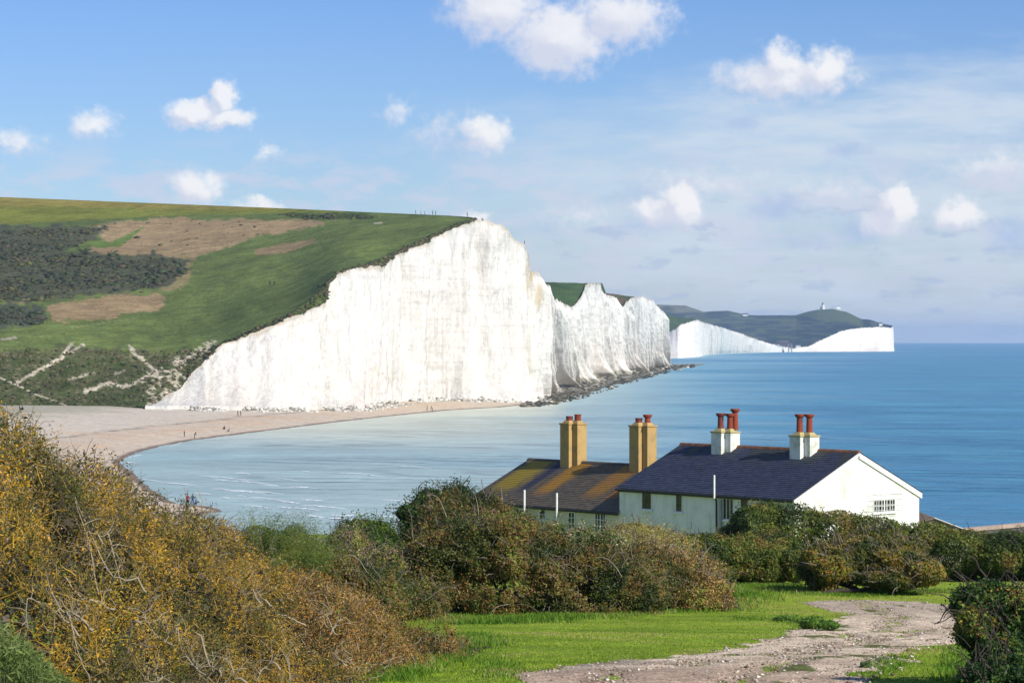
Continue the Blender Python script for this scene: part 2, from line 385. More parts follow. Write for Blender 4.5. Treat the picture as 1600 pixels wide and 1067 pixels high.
# ------------------------------------------------------------------ chalk cliffs
def chalkmat():
    m_, t, b = newmat('chalk_material')
    a = t.new('ShaderNodeAttribute'); a.attribute_name = 'tint'
    co = t.new('ShaderNodeTexCoord').outputs['Object']
    st = t.noise(t.mapping(co, (.5, .5, .035)), 1, 7, .68)
    st2 = t.noise(t.mapping(co, (.11, .11, .02)), 1, 5, .6)
    blot = t.noise(co, .35, 7, .7)
    c = t.vm('SCALE', a.outputs['Color'], sc_=t.ss(st, .34, .52, .84, 1.0))
    c = t.mix(t.m('MULTIPLY', t.m('MULTIPLY', t.ss(st2, .48, .66), t.ss(t.noise(t.mapping(co, (1.3, 1.3, .10)), 1, 6, .7), .40, .62)), .75), c, (.44, .44, .41))
    c = t.mix(t.m('MULTIPLY', t.ss(blot, .60, .74), .6), c, (.34, .325, .275))
    t.put(b.inputs['Base Color'], c)
    b.inputs['Roughness'].default_value = .95; b.inputs['Specular IOR Level'].default_value = .1
    hh = t.m('ADD', t.m('MULTIPLY', st, 1.0), t.m('ADD', t.m('MULTIPLY', t.noise(co, .6, 8, .7), .8), t.m('MULTIPLY', t.noise(t.mapping(co, (.05, .05, .9)), 1, 4, .6), .25)))
    bump(t, b, hh, .75, 1.1)
    return m_
CHALK = chalkmat()
def resample(tab, step):
    tab = np.array(tab, float)
    top = W(tab[:, 0], tab[:, 1], tab[:, 2]); base = WZ(tab[:, 3], tab[:, 4], tab[:, 5])
    seg = np.maximum(np.linalg.norm(np.diff(top, axis=0), axis=1), np.linalg.norm(np.diff(base, axis=0), axis=1))
    S = np.concatenate([[0], np.cumsum(seg)]); s = np.linspace(0, S[-1], int(S[-1] / step) + 2)
    f_ = lambda A: np.stack([np.interp(s, S, A[:, i]) for i in range(3)], -1)
    return s, f_(top), f_(base)
def cliff(name, tab, step, nr, amp, lam, stains=(), seed=0, rough=1.0, edge=2.0):
    s, T, B = resample(tab, step)
    n = len(s)
    j = (fbm(s / 7, 0, 0, 4, seed + 3) - .5)[:, None]      # ragged top edge
    T = T.copy(); T[:, 2] += j[:, 0] * edge
    mid = (T + B) / 2; k_ = max(3, int(24 / step))
    ker = np.ones(2 * k_ + 1) / (2 * k_ + 1)
    sm = np.stack([np.convolve(np.pad(mid[:, i], k_, mode='edge'), ker, 'valid') for i in range(2)], -1)
    tg = np.gradient(sm, axis=0); tg /= np.linalg.norm(tg, axis=1)[:, None] + 1e-9
    nrm = np.stack([tg[:, 1], -tg[:, 0]], -1)
    t = np.linspace(0, 1, nr)
    pr = t ** .62                                          # foot flares, upper face steep
    A = B[:, None, :] * (1 - t)[None, :, None] + T[:, None, :] * t[None, :, None]
    A[:, :, :2] = B[:, None, :2] * (1 - pr)[None, :, None] + T[:, None, :2] * pr[None, :, None]
    SS = s[:, None] + 0 * t[None]; ZZ = A[:, :, 2]
    iBrow = int(np.argmin(np.abs(B[:, 0] / B[:, 1] * F + 800 - 738))) if seed == 1 else 0; far_ = (sstep(s, s[iBrow] + 60, s[iBrow] + 220))[:, None] if seed == 1 else np.ones((len(s), 1))
    amp = (amp * (1 + .35 * sstep(s, S_BROW - 60, S_BROW + 60)))[:, None] if seed == 1 else amp
    rid = 1 - np.abs(2 * fbm(SS / lam, ZZ / (lam * 9), 0, 3, seed) - 1)
    rid2 = 1 - np.abs(2 * fbm(SS / (lam * .28), ZZ / (lam * 2.2), 0, 4, seed + 40) - 1)
    fl = fbm(SS / 3.2, ZZ / 26, 0, 4, seed + 80)
    rk = fbm(SS / 3.0, ZZ / 3.0, 0, 4, seed + 90)
    tt = t[None]
    cone = np.clip(1 - np.abs(2 * vnoise(s[:, None] / (lam * .75) + (fbm(SS / 14, ZZ / 18, 0, 2, seed + 5) - .5) * .5, 0 * tt, 0, seed + 6) - 1) * 1.6, 0, 1)
    disp = amp * ((rid - .75) * 2.4 * (1 - tt ** 6 * .75) + (rid2 - .75) * 1.15 * (1 - .45 * far_)) * rough + (fl - .5) * 1.8 * rough * (1 - .4 * far_) + (rk - .5) * 1.4 * rough
    disp += amp * 1.0 * (cone - .45)
    if seed == 1:
        ub_ = B[:, 0] / B[:, 1] * F + 800
        for u0, h0, w0, a0 in ((752, .34, 13, 9), (776, .34, 10, 8), (803, .50, 13, 7), (826, .40, 10, 5), (850, .45, 16, 8), (872, .35, 22, 11), (905, .32, 30, 11), (936, .36, 30, 12), (962, .36, 36, 13), (990, .34, 36, 13), (1012, .34, 34, 13), (1030, .34, 34, 13)):
            s0 = s[iBrow + int(np.argmin(np.abs(ub_[iBrow:] - u0)))]
            disp += a0 * np.clip(1 - tt / h0, 0, 1) ** 1.1 * np.clip(1 - np.abs(s[:, None] + (fbm(ZZ / 7, SS / 9, 0, 2, int(u0)) - .5) * 5 - s0) / (w0 * (1.15 - tt / h0 * .6)), 0, 1) * np.clip(1 - tt * 2.3, 0, 1) ** 1.4
    disp *= (.12 + .88 * np.minimum(1, (1 - tt) * 7)) 
    A[:, :, 0] += nrm[:, 0, None] * disp; A[:, :, 1] += nrm[:, 1, None] * disp
    # colour: chalk, with soil below the edge, stains and a weedy foot
    col = np.ones((n, nr, 3)) * np.array([.70, .675, .625])
    col = col * (1 + .16 * far_)[..., None]; v = fbm(SS / 20, ZZ / 50, 0, 3, seed + 11)[..., None]  # receding and far chalk painted lighter, making up for its duller light
    bed = (sstep(fbm(ZZ / 1.1 + SS / 260, SS / 60, 0, 3, seed + 21), .56, .66) * sstep(fbm(SS / 40, ZZ / 30, 0, 3, seed + 22), .42, .6))[..., None]; col = col * (1 - .11 * bed)
    col = col * (1 - v * .10)
    wm = (sstep(fbm(SS / 24, ZZ / 20, 0, 3, seed + 12), .5, .72) * np.clip(1 - tt * 1.5, 0, 1))[..., None]
    col = col * (1 - wm * .35) + np.array([.64, .52, .44]) * wm * .35
    H = (T[:, 2] - B[:, 2])[:, None]
    below = H * (1 - tt)
    so_ = ((1 - sstep(below + (fbm(SS / 5, ZZ / 4, 0, 3, seed + 13) - .5) * 5, .3, 2.0)) )[..., None]
    col = col * (1 - so_ * .6) + np.array([.42, .34, .24]) * so_ * .6
    ft = (1 - sstep(A[:, :, 2] + (fbm(SS / 8, ZZ / 3, 0, 3, seed + 14) - .5) * 7, 1.2, 4.2))[..., None] * sstep(s, s[-1] * .35, s[-1] * .4)[:, None, None] if seed == 1 else np.zeros((n, nr, 1))
    col = col * (1 - ft * .7) + np.array([.22, .21, .12]) * ft * .7
    U = A[:, :, 0] / A[:, :, 1] * F + 800; Vv = HZ - (A[:, :, 2] - EYE) / A[:, :, 1] * F
    for (u0, v0, ru, rv, cc, k) in stains:
        q = ((U - u0) / ru) ** 2 + ((Vv - v0) / rv) ** 2
        mk = (np.clip(1 - q, 0, 1) * sstep(fbm(SS / 2.2, ZZ / 14, 0, 4, seed + 15), .38, .62) * k)[..., None]
        col = col * (1 - mk) + np.array(cc) * mk
    A[:, :, 2] = np.where(tt == 0, A[:, :, 2] - 3.5, A[:, :, 2])
    o = npmesh(name, A, gridfaces(n, nr), CHALK, col=col.reshape(-1, 3), dom='POINT', smooth=True)
    return o, s, T, B, A
S_BROW = 330.0
C1 = [(236, 634, 900, 236, 5, 893), (258, 619, 912, 250, 5, 896), (286, 604, 925, 275, 5, 899), (298, 583, 932, 295, 4.8, 904), (334, 551, 945, 330, 4.5, 912), (349, 538, 948, 345, 4.3, 915),
      (374, 528, 952, 372, 4, 920), (400, 519, 955, 400, 3.6, 928), (434, 506, 961, 430, 3.3, 936), (464, 490, 970, 458, 3.3, 943), (498, 480, 978, 485, 3.2, 952), (510, 472, 984, 505, 3.1, 959),
      (511, 442, 1004, 515, 3, 964), (526, 428, 1012, 530, 3, 970), (549, 420, 1026, 550, 3, 978), (599, 415, 1060, 592, 3, 1025), (616, 401, 1078, 612, 3, 1050), (636, 391, 1090, 634, 3, 1075),
      (667, 379, 1108, 664, 3, 1100), (680, 369, 1120, 680, 3, 1115), (714, 357, 1135, 714, 3.6, 1112), (744, 342, 1160, 738, 3.6, 1118), (762, 345, 1164, 758, 2.2, 1127), (780, 350, 1168, 778, 1, 1136),
      (795, 357, 1172, 795, .8, 1143), (803, 374, 1176, 803, .7, 1146), (820, 384, 1184, 822, .7, 1154), (827, 398, 1195, 831, .8, 1170), (830, 424, 1215, 836, 1, 1205), (842, 426, 1260, 842, 1, 1290),
      (844, 441, 1300, 848, 1, 1370), (858, 445, 1370, 856, 1, 1420), (861, 464, 1420, 872, 1, 1530), (893, 480, 1640, 903, 1, 1690), (904, 470, 1720, 913, 1, 1780), (913, 452, 1790, 923, 1, 1850),
      (917, 443, 1830, 930, 1, 1890), (939, 443, 1950, 946, 1, 2000), (941, 458, 1985, 953, 1, 2050), (964, 466, 2090, 968, 1, 2160), (970, 491, 2160, 976, 1, 2220), (976, 474, 2190, 983, 1, 2290),
      (987, 465, 2260, 994, 1, 2370), (1003, 463, 2360, 1007, 1, 2470), (1020, 469, 2490, 1021, 1, 2580), (1028, 480, 2580, 1031, 1, 2650), (1037, 487, 2650, 1041, 1, 2740), (1012, 487, 2950, 1012, 1, 3050)]
yel = (.50, .36, .16); grn = (.42, .40, .27); gry = (.45, .44, .42)
ch1, s1, T1, B1, A1 = cliff('chalk_cliff', C1, .9, 120, 4.2, 42, [(828, 435, 9, 38, yel, .9), (843, 465, 8, 30, yel, .7), (825, 560, 14, 55, grn, .55), (605, 585, 32, 26, grn, .55), (905, 560, 12, 40, grn, .5), (795, 540, 20, 60, grn, .3),
     (745, 400, 16, 60, gry, .35), (860, 490, 8, 30, (.5, .38, .34), .4), (735, 590, 50, 30, grn, .2)], 1)
tag(ch1, 'white chalk cliff face rising from the beach', kind='structure')
C3 = [(1022, 535, 4300, 1020, 1, 4050), (1040, 523, 4250, 1040, 1, 4030), (1060, 511, 4250, 1060, 1, 4050), (1063, 507, 4260, 1064, 1, 4080), (1082, 502, 4330, 1084, 1, 4250), (1090, 499.5, 4460, 1095, 1, 4500), (1097, 503, 4800, 1103, 1, 4950),
      (1130, 512, 5300, 1125, 1, 5400), (1160, 522, 5700, 1158, 1, 5750), (1200, 536, 6000, 1198, 1, 6000), (1226, 542, 6200, 1226, 1, 6200), (1240, 544, 6300, 1240, 1, 6300), (1262, 541, 6400, 1262, 1, 6350),
      (1290, 528, 6500, 1290, 1, 6420), (1315, 517, 6560, 1315, 1, 6480), (1340, 512.5, 6620, 1340, 1, 6520), (1370, 511, 6680, 1370, 1, 6560), (1392, 512, 6740, 1393, 1, 6600), (1395, 510, 6800, 1396, 1, 6680), (1389, 510, 7200, 1389, 1, 7200)]
ch3, s3, T3, B3, A3 = cliff('far_chalk_cliff', C3, 4, 50, 2.6, 120, (), 3, .8, 5)
tag(ch3, 'low far chalk cliff ending in a blunt headland', kind='structure')

# ------------------------------------------------------------------ grass hills
hillm = tintmat('hill_grass_material', .95, .08, ((.02, .18), (.12, .25), (.7, .32)), .6, .5, 1.0)
def hillcol(u, v, X, Y):
    n1 = fbm(u / 22, v / 11, 0, 4, 101); n2 = fbm(u / 6, v / 3, 0, 4, 102); n3 = fbm(X / 90, Y / 90, 0, 3, 103)
    g = np.array([.110, .150, .042]); gl = np.array([.155, .195, .052]); gd = np.array([.078, .112, .036])
    c = np.ones((len(u), 3)) * g
    k = sstep(n3, .4, .62)[:, None]; c = c * (1 - k * .5) + gl * k * .5
    k = sstep(n1, .5, .7)[:, None]; c = c * (1 - k * .5) + gd * k * .5
    def blend(poly, colr, soft=5, am=14, strength=1.0, thr=None):
        nonlocal c
        d = pdist(u, v * 1.0, poly) + (n1 - .5) * am + (n2 - .5) * am * .6
        kk = sstep(d, -soft * .3, soft * .5) * strength
        if thr is not None: kk = kk * sstep(n2, thr, thr + .15)
        c = c * (1 - kk[:, None]) + np.array(colr) * kk[:, None]
    blend([(-600, 285), (470, 318), (540, 332), (420, 334), (250, 338), (0, 352), (-600, 370)], (.17, .185, .03), 5, 6)
    blend([(-600, 280), (480, 318), (450, 327), (300, 327), (0, 322), (-600, 310)], (.25, .20, .05), 5, 8, .75)
    blend([(130, 352), (250, 340), (530, 344), (480, 358), (400, 370), (330, 395), (300, 405), (120, 398), (170, 375)], (.31, .225, .12), 5, 12)
    blend([(75, 480), (150, 462), (262, 455), (255, 480), (150, 498), (80, 505)], (.29, .21, .11), 5, 16)
    blend([(255, 400), (300, 395), (296, 440), (262, 460), (245, 455)], (.27, .21, .10), 4, 14, .8)
    blend([(395, 390), (490, 372), (497, 380), (450, 395), (400, 398)], (.26, .19, .10), 4, 8)
    blend([(0, 462), (50, 465), (45, 475), (0, 470)], (.29, .21, .11), 4, 10)
    blend([(-600, 340), (0, 352), (180, 350), (130, 378), (100, 392), (296, 402), (290, 425), (250, 455), (120, 462), (30, 472), (-600, 480)], (.078, .084, .048), 9, 22)
    blend([(-600, 480), (0, 472), (60, 480), (80, 500), (60, 510), (-600, 520)], (.075, .085, .055), 5, 14)
    blend([(140, 378), (175, 378), (230, 352), (190, 385), (150, 388)], (.12, .18, .04), 3, 6)
    blend([(430, 333), (560, 335), (590, 340), (500, 345), (440, 338)], (.05, .07, .02), 3, 8, .8)
    # bank above the beach: rough grass with chalk scars
    blend([(-600, 560), (0, 545), (110, 540), (230, 548), (330, 548), (400, 520), (400, 530), (240, 640), (-600, 650)], (.075, .085, .035), 8, 20)
    kb = (v > 545) * sstep(n2, .55, .7); c = c * (1 - kb[:, None] * .5) + np.array([.22, .19, .12]) * kb[:, None] * .5
    kb = (v > 560) * sstep(fbm(u / 14, v / 9, 0, 3, 107), .45, .6); c = c * (1 - kb[:, None] * .6) + np.array([.045, .07, .02]) * kb[:, None] * .6
    def path(pts, wd, colr, am=3., k_=1.0):
        nonlocal c
        d = np.full(len(u), 1e9)
        for i in range(len(pts) - 1):
            ax, ay = pts[i]; bx, by = pts[i + 1]; ex, ey = bx - ax, by - ay
            t = np.clip(((u - ax) * ex + (v - ay) * ey) / (ex * ex + ey * ey), 0, 1)
            d = np.minimum(d, np.hypot(u - ax - t * ex, v - ay - t * ey))
        wd = wd * .72; kk = (1 - sstep(d + (n2 - .5) * am * 2.2 + (n1 - .5) * am * .6, wd * .3, wd * 1.1)) * k_ * .95
        c = c * (1 - kk[:, None]) + np.array(colr) * kk[:, None]
    chk = (.50, .44, .33)
    path([(-20, 585), (0, 590), (30, 603), (55, 616), (80, 624), (103, 633)], 2.2, chk, .8)
    path([(27, 597), (50, 584), (75, 571), (98, 557), (107, 541), (113, 537)], 4.0, chk, 3)
    path([(104, 552), (120, 545), (130, 538)], 3.5, chk, 4)
    path([(203, 540), (210, 552), (225, 563), (240, 577), (252, 582), (275, 578)], 5, chk, 4)
    path([(134, 611), (150, 605), (170, 599), (200, 605), (215, 597), (235, 583)], 4, chk, 6)
    path([(107, 593), (130, 587), (147, 581)], 2.5, chk, 3, .8); path([(180, 583), (195, 580)], 3, chk, 4, .8)
    path([(275, 566), (300, 556), (325, 546), (334, 541)], 8, chk, 14)
    path([(240, 577), (250, 600), (262, 615), (245, 630), (235, 612)], 10, chk, 18, .9)
    path([(262, 590), (280, 580), (275, 600)], 8, chk, 16, .9)
    path([(-10, 533), (25, 527)], 2, chk, 2, .8)
    path([(105, 513), (160, 504), (215, 497)], 1.2, (.20, .22, .09), .5)
    path([(390, 408), (450, 405), (600, 412)], 1.2, (.11, .16, .06), .5, .7)
    path([(585, 349), (597, 348)], 2, chk, 2, .6)
    return c
def hill(name, cols_u, p0, pb, ps, nrb, nrs, colf, mat_, back=True):
    """each column runs p0 (foot) -> pb (break) -> ps (skyline) and then on over the top"""
    t1 = np.linspace(0, 1, nrb)[None, :, None]; t2 = np.linspace(0, 1, nrs)[None, 1:, None]
    A = np.concatenate([p0[:, None] * (1 - t1) + pb[:, None] * t1, pb[:, None] * (1 - t2) + ps[:, None] * t2], 1)
    if back:
        ex = []
        for dY, dz in ((40, -.4), (120, -5), (400, -40), (700, -125)):
            q = ps.copy(); q[:, 1] += dY; q[:, 0] *= q[:, 1] / ps[:, 1]; q[:, 2] += dz; ex.append(q[:, None])
        A = np.concatenate([A] + ex, 1)
    nrt = A.shape[1]
    A[:, nrb:nrb + nrs - 3, 2] += ((fbm(A[:, nrb:nrb + nrs - 3, 0] / 50, A[:, nrb:nrb + nrs - 3, 1] / 50, 0, 4, 111) - .5) * 2.2)
    X, Y, Z = A[..., 0].ravel(), A[..., 1].ravel(), A[..., 2].ravel()
    u = X / Y * F + 800; v = HZ - (Z - EYE) / Y * F
    o = npmesh(name, A, gridfaces(A.shape[0], nrt)[:, ::-1], mat_, col=colf(u, v, X, Y), dom='POINT', smooth=True)
    return o, A
SKY_U = [-1500, -600, 0, 100, 200, 300, 400, 450, 560, 640, 700, 736, 745]
SKY_V = [270, 296, 308, 312, 316, 320, 324, 326, 331, 334.5, 337, 339.5, 342]
SKY_D = [1650, 1650, 1650, 1640, 1600, 1550, 1500, 1470, 1370, 1300, 1240, 1200, 1168]
iT = int(np.argmin(np.abs(T1[:, 0] / T1[:, 1] * F + 800 - 744) + (T1[:, 1] > 1170) * 99))
ul = np.linspace(-1500, 234, 900)
L0 = WZ(ul, np.interp(ul, [-1500, 0, 200, 234], [4, 4, 4.4, 5.1]), np.interp(ul, [-1500, 0, 100, 234], [912, 912, 910, 899.6])); Lb = W(ul, np.interp(ul, [-1500, 0, 100, 234], [548, 548, 545, 549]), 956)
uu = T1[:iT, 0] / T1[:iT, 1] * F + 800
R0 = T1[:iT].copy(); R0[:, 2] += .25; R0[:, 1] -= .4
ug = np.arange(230, 760, 2.0); ev = HZ - (R0[:, 2] - EYE) / R0[:, 1] * F
vg = np.array([ev[np.abs(uu - g_) < 9].min() if (np.abs(uu - g_) < 9).any() else ev[-1] for g_ in ug]); dg_ = np.interp(ug, uu, R0[:, 1])
kr = np.hanning(71); kr /= kr.sum()
vg = np.convolve(np.pad(vg, 35, mode='edge'), kr, 'valid'); vg = -np.logaddexp(-vg / 9, -546 / 9.) * 9 - 1.5; dg_ = np.convolve(np.pad(dg_, 35, mode='edge'), kr, 'valid') + 6
wb = sstep(ug, 400, 235); Rb = W(uu, np.interp(uu, ug, vg * (1 - wb) + 549 * wb), np.interp(uu, ug, dg_ * (1 - wb) + 956 * wb))
allu = np.concatenate([ul, uu]); p0 = np.concatenate([L0, R0]); pb = np.concatenate([Lb, Rb])
ps = W(allu, np.interp(allu, SKY_U, SKY_V), np.interp(allu, SKY_U, SKY_D))
hl, HA = hill('grass_hill', allu, p0, pb, ps, 60, 190, hillcol, hillm)
tag(hl, 'broad green downland hill with dark scrub and tan patches', kind='structure')
def plaincol(g, g2, sc_, seed):
    def f_(u, v, X, Y):
        n = fbm(u / sc_, v / (sc_ * .35), 0, 4, seed); k = sstep(n, .42, .6)[:, None]
        return np.array(g) * (1 - k) + np.array(g2) * k
    return f_
# turf that runs back from the cliff top to the right of the brow
Tt = T1[iT - 3:].copy(); Tt[:, 2] -= .5; Tt[:, 1] += 2.0; Tt[:, 0] -= 1.2 * sstep(np.arange(len(Tt)), 2, 12)
ex = []
for dY, dz in ((0, 0), (15, -.6), (60, -4), (150, -30)):
    q = Tt.copy(); q[:, 1] += dY; q[:, 0] *= q[:, 1] / Tt[:, 1]; q[:, 2] += dz; ex.append(q[:, None])
A = np.concatenate(ex, 1)
o = npmesh('cliff_top_turf', A, gridfaces(A.shape[0], 4)[:, ::-1], hillm, col=np.tile([.06, .11, .03], (A.shape[0] * 4, 1)), dom='POINT', smooth=True)
tag(o, 'turf along the cliff top', kind='structure')
def strip(name, tab, colf, label, n=160):
    tab = np.array(tab, float); u = np.linspace(tab[0, 0], tab[-1, 0], n); I = lambda k: np.interp(u, tab[:, 0], tab[:, k])
    a = W(u, I(1), I(2)); b_ = W(u, I(3) + (fbm(u / 9, 0, 0, 3, 5) - .5) * 1.0, I(4))
    o, _ = hill(name, u, a, a * .85 + b_ * .15, b_, 6, 60, colf, hillm)
    tag(o, label, kind='structure')
strip('grass_slope', [(826, 520, 1800, 437, 2100), (850, 520, 1800, 440.5, 2120), (890, 520, 1850, 442, 2150), (941, 520, 2050, 442.5, 2200), (946, 540, 2250, 456, 2500)],
      plaincol((.045, .085, .03), (.06, .10, .03), 14, 201), 'green slope between the first and second chalk cliffs')
strip('scrub_slope', [(938, 530, 2400, 457, 2750), (960, 530, 2400, 459.5, 2750), (990, 530, 2450, 463.5, 2800), (1005, 530, 2600, 470, 2850)],
      plaincol((.05, .075, .03), (.12, .08, .05), 8, 202), 'brown flecked slope behind the second chalk cliff')
strip('far_grass_slope', [(1020, 540, 4400, 489, 4900), (1040, 540, 4400, 492, 4900), (1060, 540, 4450, 496, 4950), (1090, 530, 4500, 498.5, 5000), (1110, 530, 5400, 508, 5600)],
      plaincol((.045, .08, .03), (.05, .09, .03), 14, 203), 'green slope behind the small far cliff')
def farcol(u, v, X, Y):
    n = fbm(u / 18, v / 1.8, 0, 5, 205); n2 = fbm(u / 40, v / 9, 0, 3, 206)
    wd = np.array([.022, .040, .050]); gr = np.array([.12, .15, .08]); pl = np.array([.20, .20, .14])
    k = sstep(n, .47, .60)[:, None]; c = wd * (1 - k * .7) + gr * k * .7
    dome = sstep(-(v - np.interp(u, [1180, 1250, 1290, 1330, 1345, 1400], [494, 492, 503, 505, 512, 512])) + (n - .5) * 5, -1, 1.2) * sstep(u, 1205, 1255) * (1 - sstep(u, 1345, 1352))
    c = c * (1 - dome[:, None] * .85) + np.array([.10, .135, .055]) * dome[:, None] * .85
    k = (sstep(v, 490, 486) if False else (1 - sstep(v, 486, 491))) * (u < 1175) * sstep(n2, .3, .5); c = c * (1 - k[:, None] * .7) + pl * k[:, None] * .7
    return c
tab = np.array([(1000, 545, 6800, 474, 9300), (1032, 545, 6800, 476, 9300), (1071, 545, 6800, 477, 9300), (1099, 545, 6800, 487, 9000), (1139, 545, 6800, 485.5, 9000), (1165, 547, 6800, 492, 8800), (1187, 547, 6800, 492.5, 8600),
                (1244, 548, 6600, 492, 8400), (1262, 545, 6600, 487, 8300), (1277, 540, 6650, 484, 8200), (1300, 533, 6700, 482.5, 8100), (1322, 525, 6720, 487, 7900), (1345, 520, 6740, 498, 7500), (1360, 520, 6760, 499.5, 7300), (1375, 520, 6790, 505, 7100), (1395, 519, 6810, 509, 6950)], float)
u = np.linspace(1000, 1395, 500); I = lambda k: np.interp(u, tab[:, 0], tab[:, k])
a = W(u, I(1), I(2)); b_ = W(u, I(3) + (fbm(u / 16, 0, 0, 3, 8) - .5) * .9, I(4))
o, FA = hill('far_hill', u, a, a * .7 + b_ * .3, b_, 40, 120, farcol, hillm)
tag(o, 'distant wooded hills ending in a green dome', kind='structure')

# ------------------------------------------------------------------ small scatter generators
ICO = None
def ico(sub=1):
    import bmesh
    bm = bmesh.new(); bmesh.ops.create_icosphere(bm, subdivisions=sub, radius=1)
    v = np.array([x.co[:] for x in bm.verts]); f_ = np.array([[y.index for y in x.verts] for x in bm.faces]); bm.free()
    return v, f_
def lumps(P, S, seed=0, sub=1, jit=.35, flat=.7):
    """irregular little solids at points P with sizes S"""
    r_ = np.random.default_rng(seed); v, f_ = ico(sub); n = len(P)
    VV = v[None] * (1 + (r_.random((n, len(v), 1)) - .5) * 2 * jit)
    a = r_.random(n) * 6.28; ca, sa = np.cos(a)[:, None], np.sin(a)[:, None]
    q = VV * (np.stack([.7 + .6 * r_.random(n), .7 + .6 * r_.random(n), flat * (.7 + .6 * r_.random(n))], -1) * S[:, None])[:, None]
    x_ = q[..., 0] * ca - q[..., 1] * sa; y_ = q[..., 0] * sa + q[..., 1] * ca
    VV = np.stack([x_, y_, q[..., 2]], -1) + P[:, None]
    FF = (f_[None] + (np.arange(n) * len(v))[:, None, None]).reshape(-1, 3)
    return VV.reshape(-1, 3), FF, len(f_)
def tubes(paths, rad, sides=3, seed=0):
    """paths (N,K,3), rad (N,K) -> verts, quads"""
    Nn, K, _ = paths.shape
    tg = np.gradient(paths, axis=1); tg /= np.linalg.norm(tg, axis=2, keepdims=True) + 1e-9
    ref = np.array([.31, .47, .82]); a_ = np.cross(tg, ref); a_ /= np.linalg.norm(a_, axis=2, keepdims=True) + 1e-9
    b2 = np.cross(tg, a_)
    an = np.arange(sides) * 2 * math.pi / sides
    V = paths[:, :, None] + rad[:, :, None, None] * (a_[:, :, None] * np.cos(an)[None, None, :, None] + b2[:, :, None] * np.sin(an)[None, None, :, None])
    i = np.arange(Nn)[:, None, None] * K * sides + np.arange(K - 1)[None, :, None] * sides + np.arange(sides)[None, None, :]
    j = np.arange(Nn)[:, None, None] * K * sides + np.arange(K - 1)[None, :, None] * sides + (np.arange(sides)[None, None, :] + 1) % sides
    Fq = np.stack([i, j, j + sides, i + sides], -1).reshape(-1, 4)
    return V.reshape(-1, 3), Fq
def leaves(P, Nn, size, r_, asp=.5, spread=.8):
    n = len(P)
    nn = Nn * .6 + (r_.random((n, 3)) - .5) * 2 * spread + np.array([0, 0, .25]); nn /= np.linalg.norm(nn, axis=1)[:, None] + 1e-9
    a_ = np.cross(nn, r_.normal(size=(n, 3))); a_ /= np.linalg.norm(a_, axis=1)[:, None] + 1e-9
    b2 = np.cross(nn, a_)
    s = (size * (.6 + .8 * r_.random(n)))[:, None]
    V = np.stack([P - a_ * s, P - b2 * s * asp + a_ * s * .1, P + a_ * s, P + b2 * s * asp + a_ * s * .1], 1)
    Fq = np.arange(n * 4).reshape(-1, 4)
    return V.reshape(-1, 3), Fq
def pick(pal, wts, n, r_, clump=None, cb=None):
    """choose a colour per leaf; clump in 0..1 shifts the choice along the palette"""
    pal = np.array(pal, float); wts = np.array(wts, float); cw = np.cumsum(wts / wts.sum())
    q = r_.random(n) if clump is None else np.clip(r_.random(n) * .55 + clump * .9 - .22, 0, .9999)
    idx = np.minimum(np.searchsorted(cw, q), len(pal) - 1)
    return pal[idx] * (.75 + .5 * r_.random(n))[:, None]

# scrub clumps on the hill, dark thorn bushes
def hillpoint(uq, vq):
    """nearest grid vertices of the hill for image positions"""
    Af = HA[:, 60:248].reshape(-1, 3); U = Af[:, 0] / Af[:, 1] * F + 800; V = HZ - (Af[:, 2] - EYE) / Af[:, 1] * F
    return Af, U, V
Af, U_, V_ = hillpoint(0, 0)
pol = [(-300, 346), (0, 356), (170, 354), (130, 378), (100, 394), (292, 404), (288, 425), (250, 452), (120, 460), (30, 470), (-300, 478)]
nzs = fbm(U_ / 18, V_ / 8, 0, 4, 444); m1 = (pdist(U_, V_, pol) + (nzs - .5) * 26 > 1) & (fbm(U_ / 9, V_ / 4, 0, 3, 445) > .40)
m2 = pdist(U_, V_, [(-300, 482), (0, 476), (50, 483), (78, 500), (60, 508), (-300, 516)]) > 1
m3 = pdist(U_, V_, [(430, 334), (560, 337), (590, 341), (500, 344), (440, 338)]) > 0
m4 = inpoly(U_, V_, [(130, 352), (250, 342), (480, 346), (300, 400), (120, 398)])
idx = np.where((m1 | m2) & (U_ > -120))[0]; r1 = np.random.default_rng(3)
idx = np.concatenate([r1.choice(idx, 9000), r1.choice(np.where(m3)[0], 260), r1.choice(np.where(m4)[0], 70)])
P = Af[idx] + (r1.random((len(idx), 3)) - .5) * np.array([3, 4, .2]); S = .3 + 1.7 * r1.random(len(idx)) ** 4
VV, FF, nf = lumps(P, S * np.where(fbm(P[:, 0] / 30, P[:, 1] / 30, 0, 3, 9) > .5, 1.2, .7), 4, 1, .45, .5)
pc = pick([(.05, .06, .035), (.072, .078, .045), (.06, .085, .036), (.10, .08, .048), (.13, .13, .04)], [3, 3, 2, 1.5, .9], len(P), r1)
o = npmesh('scrub', VV, FF, LEAF, col=np.repeat(pc, nf, 0))
tag(o, 'dark thorn scrub covering the hillside', 'scrub', kind='stuff')
